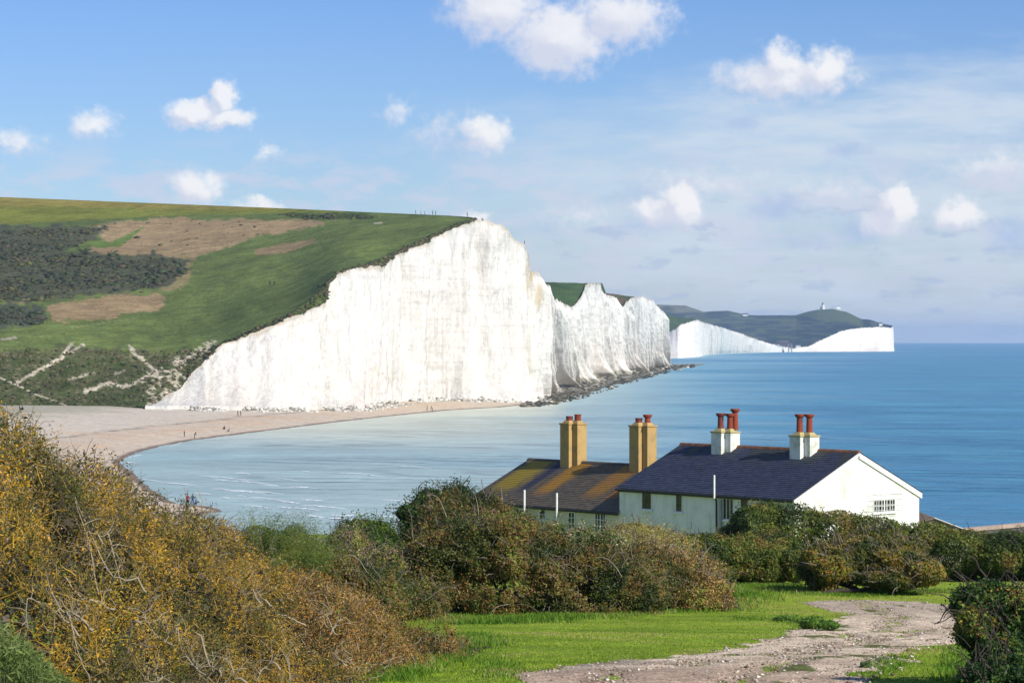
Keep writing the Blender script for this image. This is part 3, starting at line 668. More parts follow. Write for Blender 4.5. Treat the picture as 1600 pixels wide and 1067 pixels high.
# rough tussocks on the bank and along the cliff edge
U2 = HA[:, :60].reshape(-1, 3); ii = r1.choice(np.where((U2[:, 0] / U2[:, 1] * F + 800 > -60))[0], 3500)
e1 = T1[:iT][r1.integers(30, iT - 5, 220)] + np.stack([(r1.random(220) - .9) * 5, 1.5 + r1.random(220) * 9, 0 * r1.random(220)], -1); e1[:, 2] += .1
P = np.concatenate([U2[ii], e1]); S = .3 + .6 * r1.random(len(P)) ** 2
VV, FF, nf = lumps(P, S, 5, 1, .4, .6)
pc = pick([(.05, .06, .03), (.075, .10, .03), (.13, .09, .05), (.2, .17, .10)], [3, 3, 2, 1], len(P), r1)
o = npmesh('rough_grass', VV, FF, LEAF, col=np.repeat(pc, nf, 0))
tag(o, 'rough tussocks on the bank above the beach', 'grass', kind='stuff')

# rock shelf at the cliff foot
r2 = np.random.default_rng(12)
n = 5200
tb = np.clip(r2.random(n), 0, 1)
su = np.interp(tb, np.linspace(0, 1, 7), [815, 850, 875, 915, 960, 1020, 1085])
Dmin = np.interp(su, [815, 850, 875, 915, 960, 1020, 1050, 1100], [1075, 1085, 1130, 1230, 1470, 1900, 2300, 2700])
Dmax = np.interp(su, [815, 850, 875, 915, 960, 1020, 1050, 1100], [1110, 1270, 1460, 1760, 2090, 2600, 2900, 2900])
DDr = Dmin + (Dmax - Dmin) * r2.random(n) ** .7
keep = fbm(su / 20, DDr / 60, 0, 3, 300) > .40 - .15 * (DDr - Dmin) / (Dmax - Dmin)
keep &= ~((su > 1045) & (r2.random(n) < .5))
su, DDr = su[keep], DDr[keep]; P = WZ(su, .1, DDr); S = (.3 + 1.0 * r2.random(len(su)) ** 3) * (DDr / 1200)
VV, FF, nf = lumps(P, S, 6, 1, .4, .55)
pc = pick([(.03, .035, .03), (.05, .05, .035), (.10, .085, .05), (.20, .17, .12), (.45, .42, .36)], [4, 4, 2.5, 1.5, .8], len(P), r2)
o = npmesh('rocks', VV, FF, simple('rock_material', (.1, .1, .1)), col=np.repeat(pc, nf, 0)); o.data.materials[0] = tintmat('rock_tint_material', .8, .3, ((.5, .3),), 0)
tag(o, 'dark weedy boulders strewn on the shore below the cliffs', 'rocks', kind='stuff')
# chalk debris and flat wave-cut shelf
us_ = np.linspace(812, 1100, 200)
lo = np.interp(us_, [812, 850, 875, 915, 960, 1020, 1050, 1100], [1085, 1110, 1200, 1330, 1560, 2030, 2500, 3000]) * (1 + (fbm(us_ / 9, 0, 0, 3, 4) - .5) * .05)
hi = np.interp(us_, [812, 850, 875, 915, 960, 1020, 1050, 1100], [1112, 1300, 1500, 1800, 2110, 2640, 2950, 3050])
A = np.stack([WZ(us_, -.4, lo), WZ(us_, .25, lo * .9 + hi * .1), WZ(us_, .5, hi)], 1)
o = npmesh('rock_shelf', A, gridfaces(200, 3)[:, ::-1], tintmat('shelf_material', .9, .2, ((.08, .5), (.5, .4)), .6, .5, .6), col=np.tile([[.07, .07, .055], [.10, .095, .07], [.42, .38, .32]], (200, 1)), dom='POINT', smooth=True)
tag(o, 'flat rock shelf at the foot of the cliffs', kind='structure')
# loose stones and fallen chalk blocks on the beach
BP = [(306, 633, 2.2), (330, 634, 1.5), (322, 637, 1.0), (352, 639, .9), (369, 636, 1.0), (387, 631, 1.6), (346, 632, .8), (613, 641, 1.0), (617, 641, 1.2), (420, 633, .8), (520, 630, .9), (560, 627, 1.2), (640, 621, 1.0), (700, 617, 1.3)]
# ------------------------------------------------------------------ houses
E0 = np.array([.1105 * 140, 140., 28 - .06175 * 140]); DV = np.array([.643, -.766, 0]); GV = np.array([.766, .643, 0])
ANG = math.atan2(-.766, .643); LL, WW = .1015 * 140, .0731 * 140; RISE = .01697 * 140; GZ0 = 14.3
CAMP = np.array([0, 0, EYE])
def ray(u, v): return np.array([(u - 800) / F, 1., (HZ - v) / F])
def hit(u, v, p, nrm):
    d = ray(u, v); t = np.dot(p - CAMP, nrm) / np.dot(d, nrm); q = CAMP + d * t - E0
    return np.array([np.dot(q, DV), np.dot(q, GV), q[2] + E0[2]])    # house-local x, y, world z
def hfront(u, v, y=0.0): return hit(u, v, E0 + GV * y, GV)
def hgable(u, v): return hit(u, v, E0, DV)
SL = RISE / (WW / 2)
def hroof(u, v, drop=0):
    return hit(u, v, E0 - np.array([0, 0, drop]), np.array([0, 0, 1.]) - GV * SL)
class MB:
    def __init__(s): s.v = []; s.f = []; s.uv = []
    def box(s, x0, x1, y0, y1, z0, z1, taper=0):
        b = len(s.v); c = ((x0 + x1) / 2, (y0 + y1) / 2)
        for z, k in ((z0, 1), (z1, 1 - taper)):
            for x, y in ((x0, y0), (x1, y0), (x1, y1), (x0, y1)):
                s.v.append((c[0] + (x - c[0]) * k, c[1] + (y - c[1]) * k, z))
        for f_ in ((0, 3, 2, 1), (4, 5, 6, 7), (0, 1, 5, 4), (1, 2, 6, 5), (2, 3, 7, 6), (3, 0, 4, 7)): s.f.append(tuple(b + i for i in f_))
        return s
    def prism(s, pts, x0, x1, axis='x'):
        """polygon pts (a,z) extruded along x (pts are y,z) or along y (pts are x,z)"""
        b = len(s.v); n = len(pts)
        for q in (x0, x1):
            for a_, z in pts: s.v.append((q, a_, z) if axis == 'x' else (a_, q, z))
        s.f.append(tuple(b + i for i in range(n))[::-1]); s.f.append(tuple(b + n + i for i in range(n)))
        for i in range(n):
            j = (i + 1) % n; s.f.append((b + i, b + j, b + n + j, b + n + i))
        return s
    def lathe(s, cx, cy, prof, n=12):
        b = len(s.v)
        for r_, z in prof:
            for i in range(n):
                a_ = i * 2 * math.pi / n; s.v.append((cx + r_ * math.cos(a_), cy + r_ * math.sin(a_), z))
        for k in range(len(prof) - 1):
            for i in range(n):
                j = (i + 1) % n; s.f.append((b + k * n + i, b + k * n + j, b + (k + 1) * n + j, b + (k + 1) * n + i))
        s.f.append(tuple(b + i for i in range(n))[::-1]); s.f.append(tuple(b + (len(prof) - 1) * n + i for i in range(n)))
        return s
    def tube(s, pts, r_, n=8):
        pts = [Vector(p) for p in pts]; b = len(s.v)
        for k, p in enumerate(pts):
            d = (pts[min(k + 1, len(pts) - 1)] - pts[max(k - 1, 0)]).normalized()
            a_ = d.cross(Vector((.3, .5, .8))).normalized(); c = d.cross(a_); rr = r_[k] if hasattr(r_, '__len__') else r_
            for i in range(n):
                q = p + (a_ * math.cos(i * 2 * math.pi / n) + c * math.sin(i * 2 * math.pi / n)) * rr; s.v.append(tuple(q))
        for k in range(len(pts) - 1):
            for i in range(n):
                j = (i + 1) % n; s.f.append((b + k * n + i, b + k * n + j, b + (k + 1) * n + j, b + (k + 1) * n + i))
        s.f.append(tuple(b + i for i in range(n))[::-1]); s.f.append(tuple(b + (len(pts) - 1) * n + i for i in range(n)))
        return s
    def build(s, name, mat_, parent=None, bev=0, smooth=False):
        me = bpy.data.meshes.new(name); me.from_pydata(s.v, [], s.f); me.update()
        import bmesh
        bm = bmesh.new(); bm.from_mesh(me); bmesh.ops.recalc_face_normals(bm, faces=bm.faces); bm.to_mesh(me); bm.free()
        if smooth: me.polygons.foreach_set('use_smooth', np.ones(len(me.polygons), bool))
        o = link(name, me, mat_, parent)
        if bev:
            m_ = o.modifiers.new('bevel', 'BEVEL'); m_.width = bev; m_.segments = 2; m_.limit_method = 'ANGLE'
        return o
def empty(name, loc, rz=0):
    o = bpy.data.objects.new(name, None); sc.collection.objects.link(o); o.location = loc; o.rotation_euler = (0, 0, rz); o.empty_display_size = .2
    return o
# materials for houses
def rendermat(name, c, dirt, k=.35, scale=.6):
    m_, t, b = newmat(name); co = t.new('ShaderNodeTexCoord').outputs['Object']
    n1 = t.noise(co, scale, 7, .65); n2 = t.noise(t.mapping(co, (2.2, 2.2, .35)), 1, 6, .65)
    cc = t.mix(t.m('MULTIPLY', t.ss(n1, .45, .75), k), c, dirt); cc = t.mix(t.m('MULTIPLY', t.ss(n2, .5, .75), k), cc, dirt)
    t.put(b.inputs['Base Color'], cc); b.inputs['Roughness'].default_value = .85; b.inputs['Specular IOR Level'].default_value = .2
    bump(t, b, t.noise(co, 14, 5, .7), .35, .02); return m_
M_WHITE = rendermat('white_render', (.78, .78, .745), (.46, .48, .40), .75)
M_CREAM = rendermat('cream_render', (.66, .60, .44), (.42, .40, .30), .35)
M_CHW = rendermat('chimney_white_render', (.76, .76, .70), (.30, .34, .20), .7, 1.6)
M_CHT = rendermat('chimney_tan_render', (.45, .30, .12), (.24, .19, .10), .7, 1.8)
M_CAPW = rendermat('cap_lichen', (.42, .38, .20), (.45, .28, .05), .7, 4)
M_POT = rendermat('terracotta', (.27, .058, .032), (.10, .04, .03), .6, 3)
M_POTD = rendermat('dark_terracotta', (.20, .05, .04), (.06, .035, .03), .6, 3)
M_PAINT = simple('white_paint', (.8, .8, .78), .5, .05, 4)
M_GREY = simple('grey_pipe', (.30, .32, .33), .5, .1, 4)
M_BLACK = simple('black_gutter', (.03, .03, .035), .5, .1, 4)
M_RIDGE = simple('ridge_tile', (.30, .12, .06), .85, .2, 3, .4, c2=(.12, .07, .05))
M_WOODRED = simple('brown_frame', (.16, .09, .07), .7, .1, 4)
gm, t, b = newmat('window_glass'); b.inputs['Base Color'].default_value = (.022, .024, .024, 1); b.inputs['Roughness'].default_value = .12; b.inputs['Specular IOR Level'].default_value = .5
t.put(b.inputs['Base Color'], t.mix(t.ss(t.noise(t.new('ShaderNodeTexCoord').outputs['Object'], 2.5, 3, .5), .4, .6), (.012, .014, .014), (.05, .052, .05)))
M_GLASS = gm
def roofmat(name, kind):
    m_, t, b = newmat(name); uv = t.new('ShaderNodeUVMap').outputs[0]
    br = t.new('ShaderNodeTexBrick'); t.put(br.inputs['Vector'], uv); br.inputs['Scale'].default_value = 1.0
    br.inputs['Brick Width'].default_value = .28; br.inputs['Row Height'].default_value = .22; br.inputs['Mortar Size'].default_value = .008
    br.inputs['Mortar Smooth'].default_value = .3; br.inputs['Bias'].default_value = 0
    n1 = t.noise(t.mapping(uv, (.5, .5, 1)), 1, 5, .6); n2 = t.noise(uv, 5, 5, .65)
    if kind == 'slate':
        for k, c in enumerate([(.045, .052, .090), (.072, .080, .130), (.022, .026, .04)]): br.inputs[k + 1].default_value = (*c, 1)
        c = t.mix(t.m('MULTIPLY', t.ss(n1, .5, .75), .5), br.outputs[0], (.035, .045, .040))
        c = t.mix(t.m('MULTIPLY', t.ss(n2, .62, .75), .6), c, (.14, .15, .17))
        xx = t.new('ShaderNodeSeparateXYZ'); t.put(xx.inputs[0], uv)
        gl_ = t.m('MULTIPLY', t.ss(xx.outputs[1], 3.3, 5.2), t.ss(t.noise(t.mapping(uv, (1.2, .3, 1)), 1, 4, .6), .42, .6))
        c = t.mix(t.m('MULTIPLY', gl_, .6), c, (.085, .088, .05))
    else:
        for k, c in enumerate([(.115, .092, .066), (.16, .13, .095), (.02, .018, .015)]): br.inputs[k + 1].default_value = (*c, 1)
        xx = t.new('ShaderNodeSeparateXYZ'); t.put(xx.inputs[0], uv)
        st = t.noise(t.mapping(uv, (1.1, .16, 1)), 1, 5, .6); up = t.ss(xx.outputs[1], .9, 2.6)
        c = br.outputs[0]
        for x0, wd, colr, kk in ((1.6, 1.9, (.34, .24, .03), 1.1), (5.6, 1.3, (.40, .20, .03), 1.1), (10.2, 1.6, (.34, .17, .04), 1.0), (12.0, .8, (.40, .15, .015), .8)):
            g = t.ss(t.m('ABSOLUTE', t.m('SUBTRACT', xx.outputs[0], x0)), wd, 0)
            c = t.mix(t.m('MULTIPLY', t.m('MULTIPLY', t.ss(t.m('ADD', t.m('MULTIPLY', g, .5), t.m('MULTIPLY', t.noise(t.mapping(uv, (3, .5, 1)), 1, 6, .65), .8)), .45, .8), up), kk), c, colr)
        g = t.m('MULTIPLY', t.ss(t.m('ABSOLUTE', t.m('SUBTRACT', xx.outputs[0], 3.6)), .55, .2), up)
        c = t.mix(t.m('MULTIPLY', g, .85), c, (.040, .042, .085))
        c = t.mix(t.m('MULTIPLY', t.ss(n2, .55, .75), .35), c, (.18, .15, .11))
    t.put(b.inputs['Base Color'], c); b.inputs['Roughness'].default_value = .62; b.inputs['Specular IOR Level'].default_value = .35
    bump(t, b, t.m('ADD', br.outputs[1], t.m('MULTIPLY', n2, -.7)), .6, -.02)
    return m_
def roof_slope(parent, name, mat_, x0, x1, y_eave, z_eave, y_r, z_r, ov):
    """overlapping slate courses; UV: x along the ridge, y up the slope"""
    Ls = math.hypot(y_r - y_eave, z_r - z_eave); n = int(round(Ls / .22)); dy, dz = (y_r - y_eave) / Ls, (z_r - z_eave) / Ls
    V, Fq, UV = [], [], []; rr = random.Random(int(x0 * 10))
    nx = 24
    for i in range(n):
        a0, a1 = i * Ls / n, (i + 1) * Ls / n + .02
        b0 = len(V)
        for k in range(nx + 1):
            x_ = x0 + (x1 - x0) * k / nx; sag = -.035 * math.sin(math.pi * k / nx) * math.sin(math.pi * i / n) + rr.uniform(-.004, .004)
            for a_, h in ((a0, .004), (a0, .024), (a1, .004)):
                V.append((x_, y_eave + dy * a_ - abs(dz) * h * (1 if dy > 0 else -1), z_eave + dz * a_ + abs(dy) * h + sag)); UV.append((x_ - x0, a_))
        for k in range(nx):
            p = b0 + k * 3
            Fq += [(p, p + 3, p + 4, p + 1), (p + 1, p + 4, p + 5, p + 2)]
    return npmesh(name, np.array(V), np.array(Fq)[:, ::1 if dy > 0 else -1], mat_, parent, uv=np.array(UV))
def window(parent, face, a0, a1, z0, z1, bars=(1, 1), frame=M_PAINT, sill=True, depth=.09):
    """face 'f' : front wall (a = local x, wall plane y=0); 'g' : gable (a = local y, plane x=0)"""
    def bx(mb, p0, p1, q0, q1, r0, r1):
        # q = outward offset from the wall plane
        if face == 'f': mb.box(p0, p1, -q1, -q0, r0, r1)
        else: mb.box(q0, q1, p0, p1, r0, r1)
    a0, a1 = min(a0, a1), max(a0, a1); fw = .05; m = MB()
    for (p0, p1, r0, r1) in ((a0, a0 + fw, z0, z1), (a1 - fw, a1, z0, z1), (a0 + fw, a1 - fw, z0, z0 + fw), (a0 + fw, a1 - fw, z1 - fw, z1)): bx(m, p0, p1, .003, .05, r0, r1)
    for i in range(1, bars[0]):
        c = a0 + (a1 - a0) * i / bars[0]; bw = .035 if (bars[0] > 2 and i * 2 == bars[0]) else .014
        bx(m, c - bw, c + bw, .004, .048, z0 + fw, z1 - fw)
    for i in range(1, bars[1]):
        c = z0 + (z1 - z0) * i / bars[1]; bx(m, a0 + fw, a1 - fw, .0045, .044, c - .014, c + .014)
    wn_ = m.build('window', frame, parent)
    g = MB(); bx(g, a0 + fw, a1 - fw, .0035, .02, z0 + fw, z1 - fw); g.build('pane', M_GLASS, wn_)
    if sill:
        s_ = MB(); bx(s_, a0 - .1, a1 + .1, .003, .13, z0 - .09, z0 - .002); s_.build('sill', frame, wn_)
    return wn_
def wallwin(parent, face, box_px, **kw):
    u0, u1, v0, v1 = box_px; hf = hfront if face == 'f' else hgable
    p = hf(u0, (v0 + v1) / 2); q = hf(u1, (v0 + v1) / 2); k = 0 if face == 'f' else 1
    zt = hf((u0 + u1) / 2, v0)[2]; zb = hf((u0 + u1) / 2, v1)[2]
    return p[k], q[k], zb, zt
def chimney(parent, u_left, v_bot, v_top, drop, mw, pots, cap, tall, potmat):
    p = hroof(u_left, v_bot, drop)
    D = CAMP[1] + 140 + (p[0] * DV[1] + p[1] * GV[1]); ztop = EYE + (HZ - v_top) / F * D; zb = p[2] - 1.2
    x, y = p[0], p[1]; sc_ = 1.0
    m = MB(); m.box(x, x + .85, y, y + .80, zb, ztop).box(x + .45, x + 1.3, y + .32, y + 1.10, zb - .0, ztop - .004)
    c = m.build('chimney', mw, parent, bev=.02)
    m = MB(); m.box(x - .05, x + .90, y - .05, y + .85, ztop + .001, ztop + .10).box(x + .40, x + 1.35, y + .27, y + 1.15, ztop + .001, ztop + .094)
    m.box(x + .1, x + .75, y + .1, y + .7, ztop + .10, ztop + .26, .35).box(x + .55, x + 1.2, y + .42, y + 1.0, ztop + .094, ztop + .25, .35)
    m.build('cap', cap, c, bev=.02)
    for i, (cx, cy, vt, sty) in enumerate(pots):
        zt = EYE + (HZ - vt) / F * D; z0 = ztop + .18; r0 = .205; px_, py_ = x + cx, y + cy
        if sty == 'flare': prof = [(r0 * .95, z0), (r0 * .9, z0 + .1), (r0 * .8, zt - .2), (r0 * 1.15, zt - .16), (r0 * 1.35, zt - .08), (r0 * 1.35, zt), (r0 * 1.1, zt), (r0 * .9, zt - .1)]
        else: prof = [(r0, z0), (r0, zt - .07), (r0 * 1.12, zt - .06), (r0 * 1.12, zt), (r0 * .85, zt), (r0 * .8, zt - .08)]
        MB().lathe(px_, py_, prof, 16).build('chimney_pot', potmat[i % len(potmat)], c, smooth=False)
    # lead flashing
    return c
def house(name, x0, x1, drop, wallm, roofm, label):
    root = empty(name, tuple(E0 * np.array([1, 1, 0]) + np.array([0, 0, 0.])), ANG); tag(root, label, 'house')
    ze, zr = E0[2] - drop, E0[2] + RISE - drop
    w_ = MB().prism([(0, GZ0), (WW, GZ0), (WW, ze - .06), (WW / 2, zr - .08), (0, ze - .06)], x0, x1).build('wall', wallm, root)
    ov = .16; dz = ov * SL
    a = roof_slope(root, 'roof', roofm, x0 - .10, x1 + .10, -ov, ze - dz + .02, WW / 2, zr + .02, ov)
    b_ = roof_slope(root, 'roof', roofm, x0 - .10, x1 + .10, WW + ov, ze - dz + .02, WW / 2, zr + .02, ov)
    n = int((x1 - x0) / .45); m = MB()
    for i in range(n):
        q0 = x0 - .1 + (x1 - x0 + .2) * i / n; q1 = x0 - .1 + (x1 - x0 + .2) * (i + 1) / n - .012
        m.prism([(WW / 2 - .17, zr - .03), (WW / 2 - .1, zr + .09), (WW / 2, zr + .13), (WW / 2 + .1, zr + .09), (WW / 2 + .17, zr - .03)], q0, q1)
    m.build('ridge', M_RIDGE if drop == 0 else simple('grey_ridge_tile', (.13, .11, .09), .85, .2, 3, .4), root)
    m = MB(); m.tube([(x0 - .1, -ov - .07, ze - dz - .05), (x1 + .1, -ov - .07, ze - dz - .05)], .06, 10); m.box(x0, x1, -ov + .0, -ov + .03, ze - dz - .16, ze - dz - .004)
    m.build('gutter', M_BLACK, root)
    return root, ze, zr
wh, ze, zr = house('white_cottage', -LL, 0, 0, M_WHITE, roofmat('blue_slate', 'slate'), 'white rendered cottage with blue slate roof and bright windowed gable')
# bargeboards on the bright gable
for sgn in (0, 1):
    m = MB(); ya, yb = (-.16, WW / 2) if sgn == 0 else (WW + .16, WW / 2); za, zb = ze - .16 * SL, zr
    hh = .14 if sgn == 0 else .30
    m.prism([(ya, za - .02), (yb, zb - .02), (yb, zb - .02 - hh), (ya, za - .02 - hh)], .012, .095); m.build('bargeboard', M_PAINT, wh)
for bxp, br, fr_ in (((1003, 1019, 769, 796), (1, 1), M_PAINT), ((1056, 1067, 772, 800), (1, 1), M_PAINT), ((1130, 1147, 778, 812), (3, 1), M_PAINT), ((1158.5, 1167.5, 780, 797), (1, 1), M_WOODRED)):
    a0, a1, z0, z1 = wallwin(wh, 'f', bxp); wn_ = window(wh, 'f', a0, a1, z0, z1, br, fr_)
a0, a1, z0, z1 = wallwin(wh, 'g', (1364, 1398, 780, 800)); gw = window(wh, 'g', a0, a1, z0, z1, (8, 2))
# white bars standing off the gable window
a0, a1, z0, z1 = wallwin(wh, 'g', (1356, 1409, 771, 805)); m = MB()
for i in range(9):
    y_ = a0 + (a1 - a0) * i / 8; m.box(.10, .115, y_ - .008, y_ + .008, z0, z1)
for i in range(5):
    z_ = z0 + (z1 - z0) * i / 4; m.box(.085, .10, a0, a1, z_ - .008, z_ + .008)
for y_ in (a0 + .05, a1 - .05):
    for z_ in (z0 + .05, z1 - .05): m.box(.0, .085, y_ - .015, y_ + .015, z_ - .015, z_ + .015)
m.build('window_grille', M_PAINT, wh)
# pipes on the white front
q = hfront(1120, 779, -.12); ztp = hfront(1120, 742, -.2)[2]; m = MB(); m.tube([(q[0], -.32, ze - .25), (q[0], -.32, ztp)], .055, 10); m.build('vent_pipe', M_PAINT, wh)
m = MB(); m.tube([(q[0] - .1, -.2, ze - .15), (q[0] - .04, -.12, ze - .4), (q[0] - .04, -.09, GZ0)], .05, 10); m.build('downpipe', M_BLACK, wh)
q2 = hfront(1126, 800, -.15); m = MB(); m.tube([(q2[0], -.14, GZ0), (q2[0], -.14, ze - .3)], .085, 10); m.build('soil_pipe', M_GREY, wh)
q2 = hfront(1133, 800, -.15)
chimney(wh, 1111, 710, 676, 0, M_CHW, [(.40, .40, 645.5, 'flare'), (.88, .70, 646, 'flare'), (1.05, 1.25 - .3, 638.5, 'flare')], M_CAPW, 1, [M_POTD, M_POT, M_POT])
chimney(wh, 1233.4, 717.5, 682, 0, M_CHW, [(.42, .40, 647, 'flare'), (.88, .72, 647, 'flare')], M_CAPW, 1, [M_POT, M_POT])
cr, zec, zrc = house('cream_cottage', -2 * LL + .02, -LL - .004, 1.42, M_CREAM, roofmat('lichened_tile', 'lichen'), 'cream cottage with orange lichened roof and two tall tan chimneys')
for bxp, br in (((843, 853, 795, 812), (1, 2)), ((888.5, 899, 799.5, 827), (2, 3)), ((930, 947.5, 801.5, 832), (4, 3))):
    a0, a1, z0, z1 = wallwin(cr, 'f', bxp); window(cr, 'f', a0, a1, z0, z1, br)
for uq, v0, v1 in ((822, 765, 793), (872.5, 770, 799)):
    q = hfront(uq, v1, -.2); zt = hfront(uq, v0, -.2)[2]; MB().tube([(q[0], -.33, q[2] - .9), (q[0], -.33, zt)], .065, 10).build('vent_pipe', M_PAINT, cr)
chimney(cr, 875, 731, 663, 1.42, M_CHT, [(.42, .42, 650, 'plain'), (.88, .72, 647, 'plain')], M_CHT, 1, [M_POTD, M_POT])
chimney(cr, 983, 738, 666.5, 1.42, M_CHT, [(.42, .42, 653, 'plain'), (.88, .72, 647.5, 'flare')], M_CHT, 1, [M_POTD, M_POT])

# small outbuilding and wall right of the house
p = W(1428, 806, 158); q = W(1502, 826, 158)
root = empty('shed', (float(p[0]), 156., 0.)); tag(root, 'low shed with a sloping brown roof beyond the white gable', 'shed')
x1_ = float(q[0] - p[0]); zt, zl = float(p[2]), float(q[2])
MB().prism([(-2.2, zl - .2), (-2.2, 13.2), (x1_, 13.2), (x1_, zl - .08), (.9, zt - .1), (-1, zt - .5)], 0, 6, 'y').build('wall', rendermat('shed_wall_material', (.30, .27, .22), (.2, .18, .15)), root)
m = MB(); m.prism([(.9, zt - .06), (.9, zt + .02), (x1_ + .12, zl), (x1_ + .12, zl - .08)], -.15, 6.15, 'y').prism([(-2.4, zl + .02), (-2.4, zl + .10), (.896, zt + .02), (.896, zt - .06)], -.15, 6.15, 'y').build('roof', simple('brown_felt', (.24, .17, .12), .9, .2, 1.5), root)
m = MB(); m.prism([(.9, zt + .024), (.9, zt + .07), (x1_ + .14, zl + .05), (x1_ + .14, zl + .004)], -.2, -.10, 'y').build('verge_board', M_PAINT, root)
root = empty('garden_wall', (27.2, 168., 0.)); tag(root, 'long low stone wall with a pale pinkish coping at the right edge', 'wall')
m = MB(); n = 30
wx0, wz0, wx1, wz1 = float(W(1512, 829, 166)[0]) - 27.2, float(W(1512, 829, 166)[2]), float(W(1512, 829, 166)[0]) - 27.2 + 22, float(W(1600, 820, 166)[2]) + 1.6
o = MB().prism([(wx0, 12.4), (wx1, 12.4), (wx1, wz1 - .25), (wx0, wz0 - .25)], 0, .45, 'y').build('wall_face', simple('wall_stone', (.17, .16, .155), .9, .25, 2.5, .6, c2=(.07, .07, .07)), root)
o = MB().prism([(wx0 - .03, wz0 - .248), (wx1 + .03, wz1 - .248), (wx1 + .03, wz1), (wx0 - .03, wz0)], -.06, .51, 'y').build('coping', simple('coping_stone', (.55, .42, .36), .85, .12, 2), root)

# ------------------------------------------------------------------ far buildings and lighthouse
def farw(u, v, D): p_ = W(u, v, D); return [float(i) for i in p_]
p = farw(1286, 486, 8150); root = empty('lighthouse', p); tag(root, 'white round lighthouse tower on top of the distant green dome', 'lighthouse')
MB().lathe(0, 0, [(5.6, -6), (5.2, 4), (4.2, 20), (4.2, 21)], 16).build('tower', M_PAINT, root)
MB().lathe(0, 0, [(5.2, 21.01), (5.2, 22), (3.4, 22.1), (3.4, 25.5), (.8, 28)], 16).build('lantern', M_GREY, root)
MB().prism([(-14, -6), (-3.5, -6), (-3.5, 12), (-6, 15), (-9, 12), (-9, 6), (-14, 5)], -5, 5, 'y').build('annexe', simple('flint', (.20, .19, .2)), root)
def cottage(name, u, v, D, wd, hh, rh, wallc, roofc, label):
    root = empty(name, farw(u, v, D)); tag(root, label, 'house')
    MB().box(-wd / 2, wd / 2, -wd * .3, wd * .3, -4, hh).build('wall', wallc, root)
    MB().prism([(-wd * .34, hh + .01), (wd * .34, hh + .01), (0, hh + rh)], -wd * .52, wd * .52).build('roof', roofc, root)
    for k in (-1, 1): MB().box(wd * k * .25 - .6, wd * k * .25 + .6, -wd * .3 - .1, -wd * .3 - .005, hh * .3, hh * .7).build('window', M_GLASS, root)
    return root
M_ROOFG = simple('distant_roof', (.10, .09, .10), .8)
cottage('white_house', 1310, 485.5, 8050, 12, 6, 5, M_PAINT, M_PAINT, 'tiny white house right of the lighthouse on the distant dome')
cottage('clifftop_house', 1376, 507.5, 7000, 9, 4, 3, M_PAINT, M_ROOFG, 'tiny white building low on the headland near its cliff edge')
cottage('valley_house', 1164.5, 494.5, 8700, 18, 7, 4, M_PAINT, M_ROOFG, 'tiny white house on the skyline left of the lighthouse dome')
cottage('gap_house', 1213, 542.5, 6350, 16, 6, 4, M_PAINT, M_ROOFG, 'tiny white house left of the dark block in the cliff dip')
cottage('gap_hotel', 1225, 542.5, 6400, 22, 11, 6, simple('dark_brick', (.10, .08, .10)), M_ROOFG, 'dark block of a building in the dip between the far cliffs')
cottage('gap_bungalow', 1247, 543, 6420, 12, 5, 3, M_PAINT, M_ROOFG, 'tiny white house right of the dark block in the cliff dip')
root = empty('stair_tower', farw(1234.5, 547, 6180)); tag(root, 'purple grey stair tower climbing the lowest cliff in the gap', 'tower')
m = MB()
for i in (-1, 1):
    for j in (-1, 1): m.box(i * 4 - .7, i * 4 + .7, j * 4 - .7, j * 4 + .7, -6, 15)
m.build('frame', M_GREY, root); m = MB()
for i in range(5): m.box(-4.4, 4.4, -4.4, 4.4, -1 + i * 3.6, -.2 + i * 3.6)
m.build('landing', simple('purple_grey', (.22, .19, .26)), root)
#@@PART2
# ------------------------------------------------------------------ gravel track
def plan(pts): return [gpix(u, v) for u, v in pts]
TRK = plan([(735, 1180), (770, 1090), (800, 1056), (835, 1047), (900, 1043), (940, 1030), (1040, 1020), (1110, 1014), (1180, 1006), (1230, 988), (1290, 976), (1322, 964), (1300, 950), (1262, 942), (1330, 938.5), (1420, 940), (1500, 946),
            (1580, 958), (1600, 975), (1520, 984), (1478, 1000), (1415, 1016), (1385, 1028), (1392, 1040), (1340, 1062), (1270, 1090), (1180, 1180)])
tx = np.array([p[0] for p in TRK]); ty = np.array([p[1] for p in TRK])
def ctan(a, b, n):
    return np.linspace(a, b, n)
gx = ctan(tx.min() - .5, tx.max() + .5, 300); gy = np.concatenate([ctan(24, 60, 420), ctan(60.1, 95, 240)])
XX, YY = np.meshgrid(gx, gy, indexing='ij')
pd = pdist(XX, YY, TRK) + (fbm(XX / .9, YY / 2.2, 0, 5, 401, .6) - .5) * 1.7
Zt = zn(XX, YY) + .02 + (fbm(XX / .4, YY / .4, 0, 3, 402) - .5) * .03 + .02 * sstep(pd, 0, 1) - .05 * (1 - sstep(pd, -.25, .1)) - .04 * np.exp(-((pd - 1.5) / .35) ** 2)
hol = fbm(XX / 1.0, YY / 2.6, 0, 4, 403)
keepv = (pd > -.12)
fc = gridfaces(len(gx), len(gy))[:, ::-1]; kf = keepv.ravel()[fc].all(1); fc = fc[kf]
used, inv = np.unique(fc, return_inverse=True)
n1 = fbm(XX / 1.4, YY / 3.5, 0, 4, 404).ravel(); n2 = fbm(XX / .35, YY / .5, 0, 3, 405).ravel(); vv = HZ - (Zt - EYE) / YY * F; vv = vv.ravel(); uu_ = (XX / YY * F + 800).ravel()
cc = np.array([.70, .56, .40]) * (1 - sstep(n1, .45, .7)[:, None] * .4) + np.array([.38, .275, .19]) * sstep(n1, .45, .7)[:, None] * .4
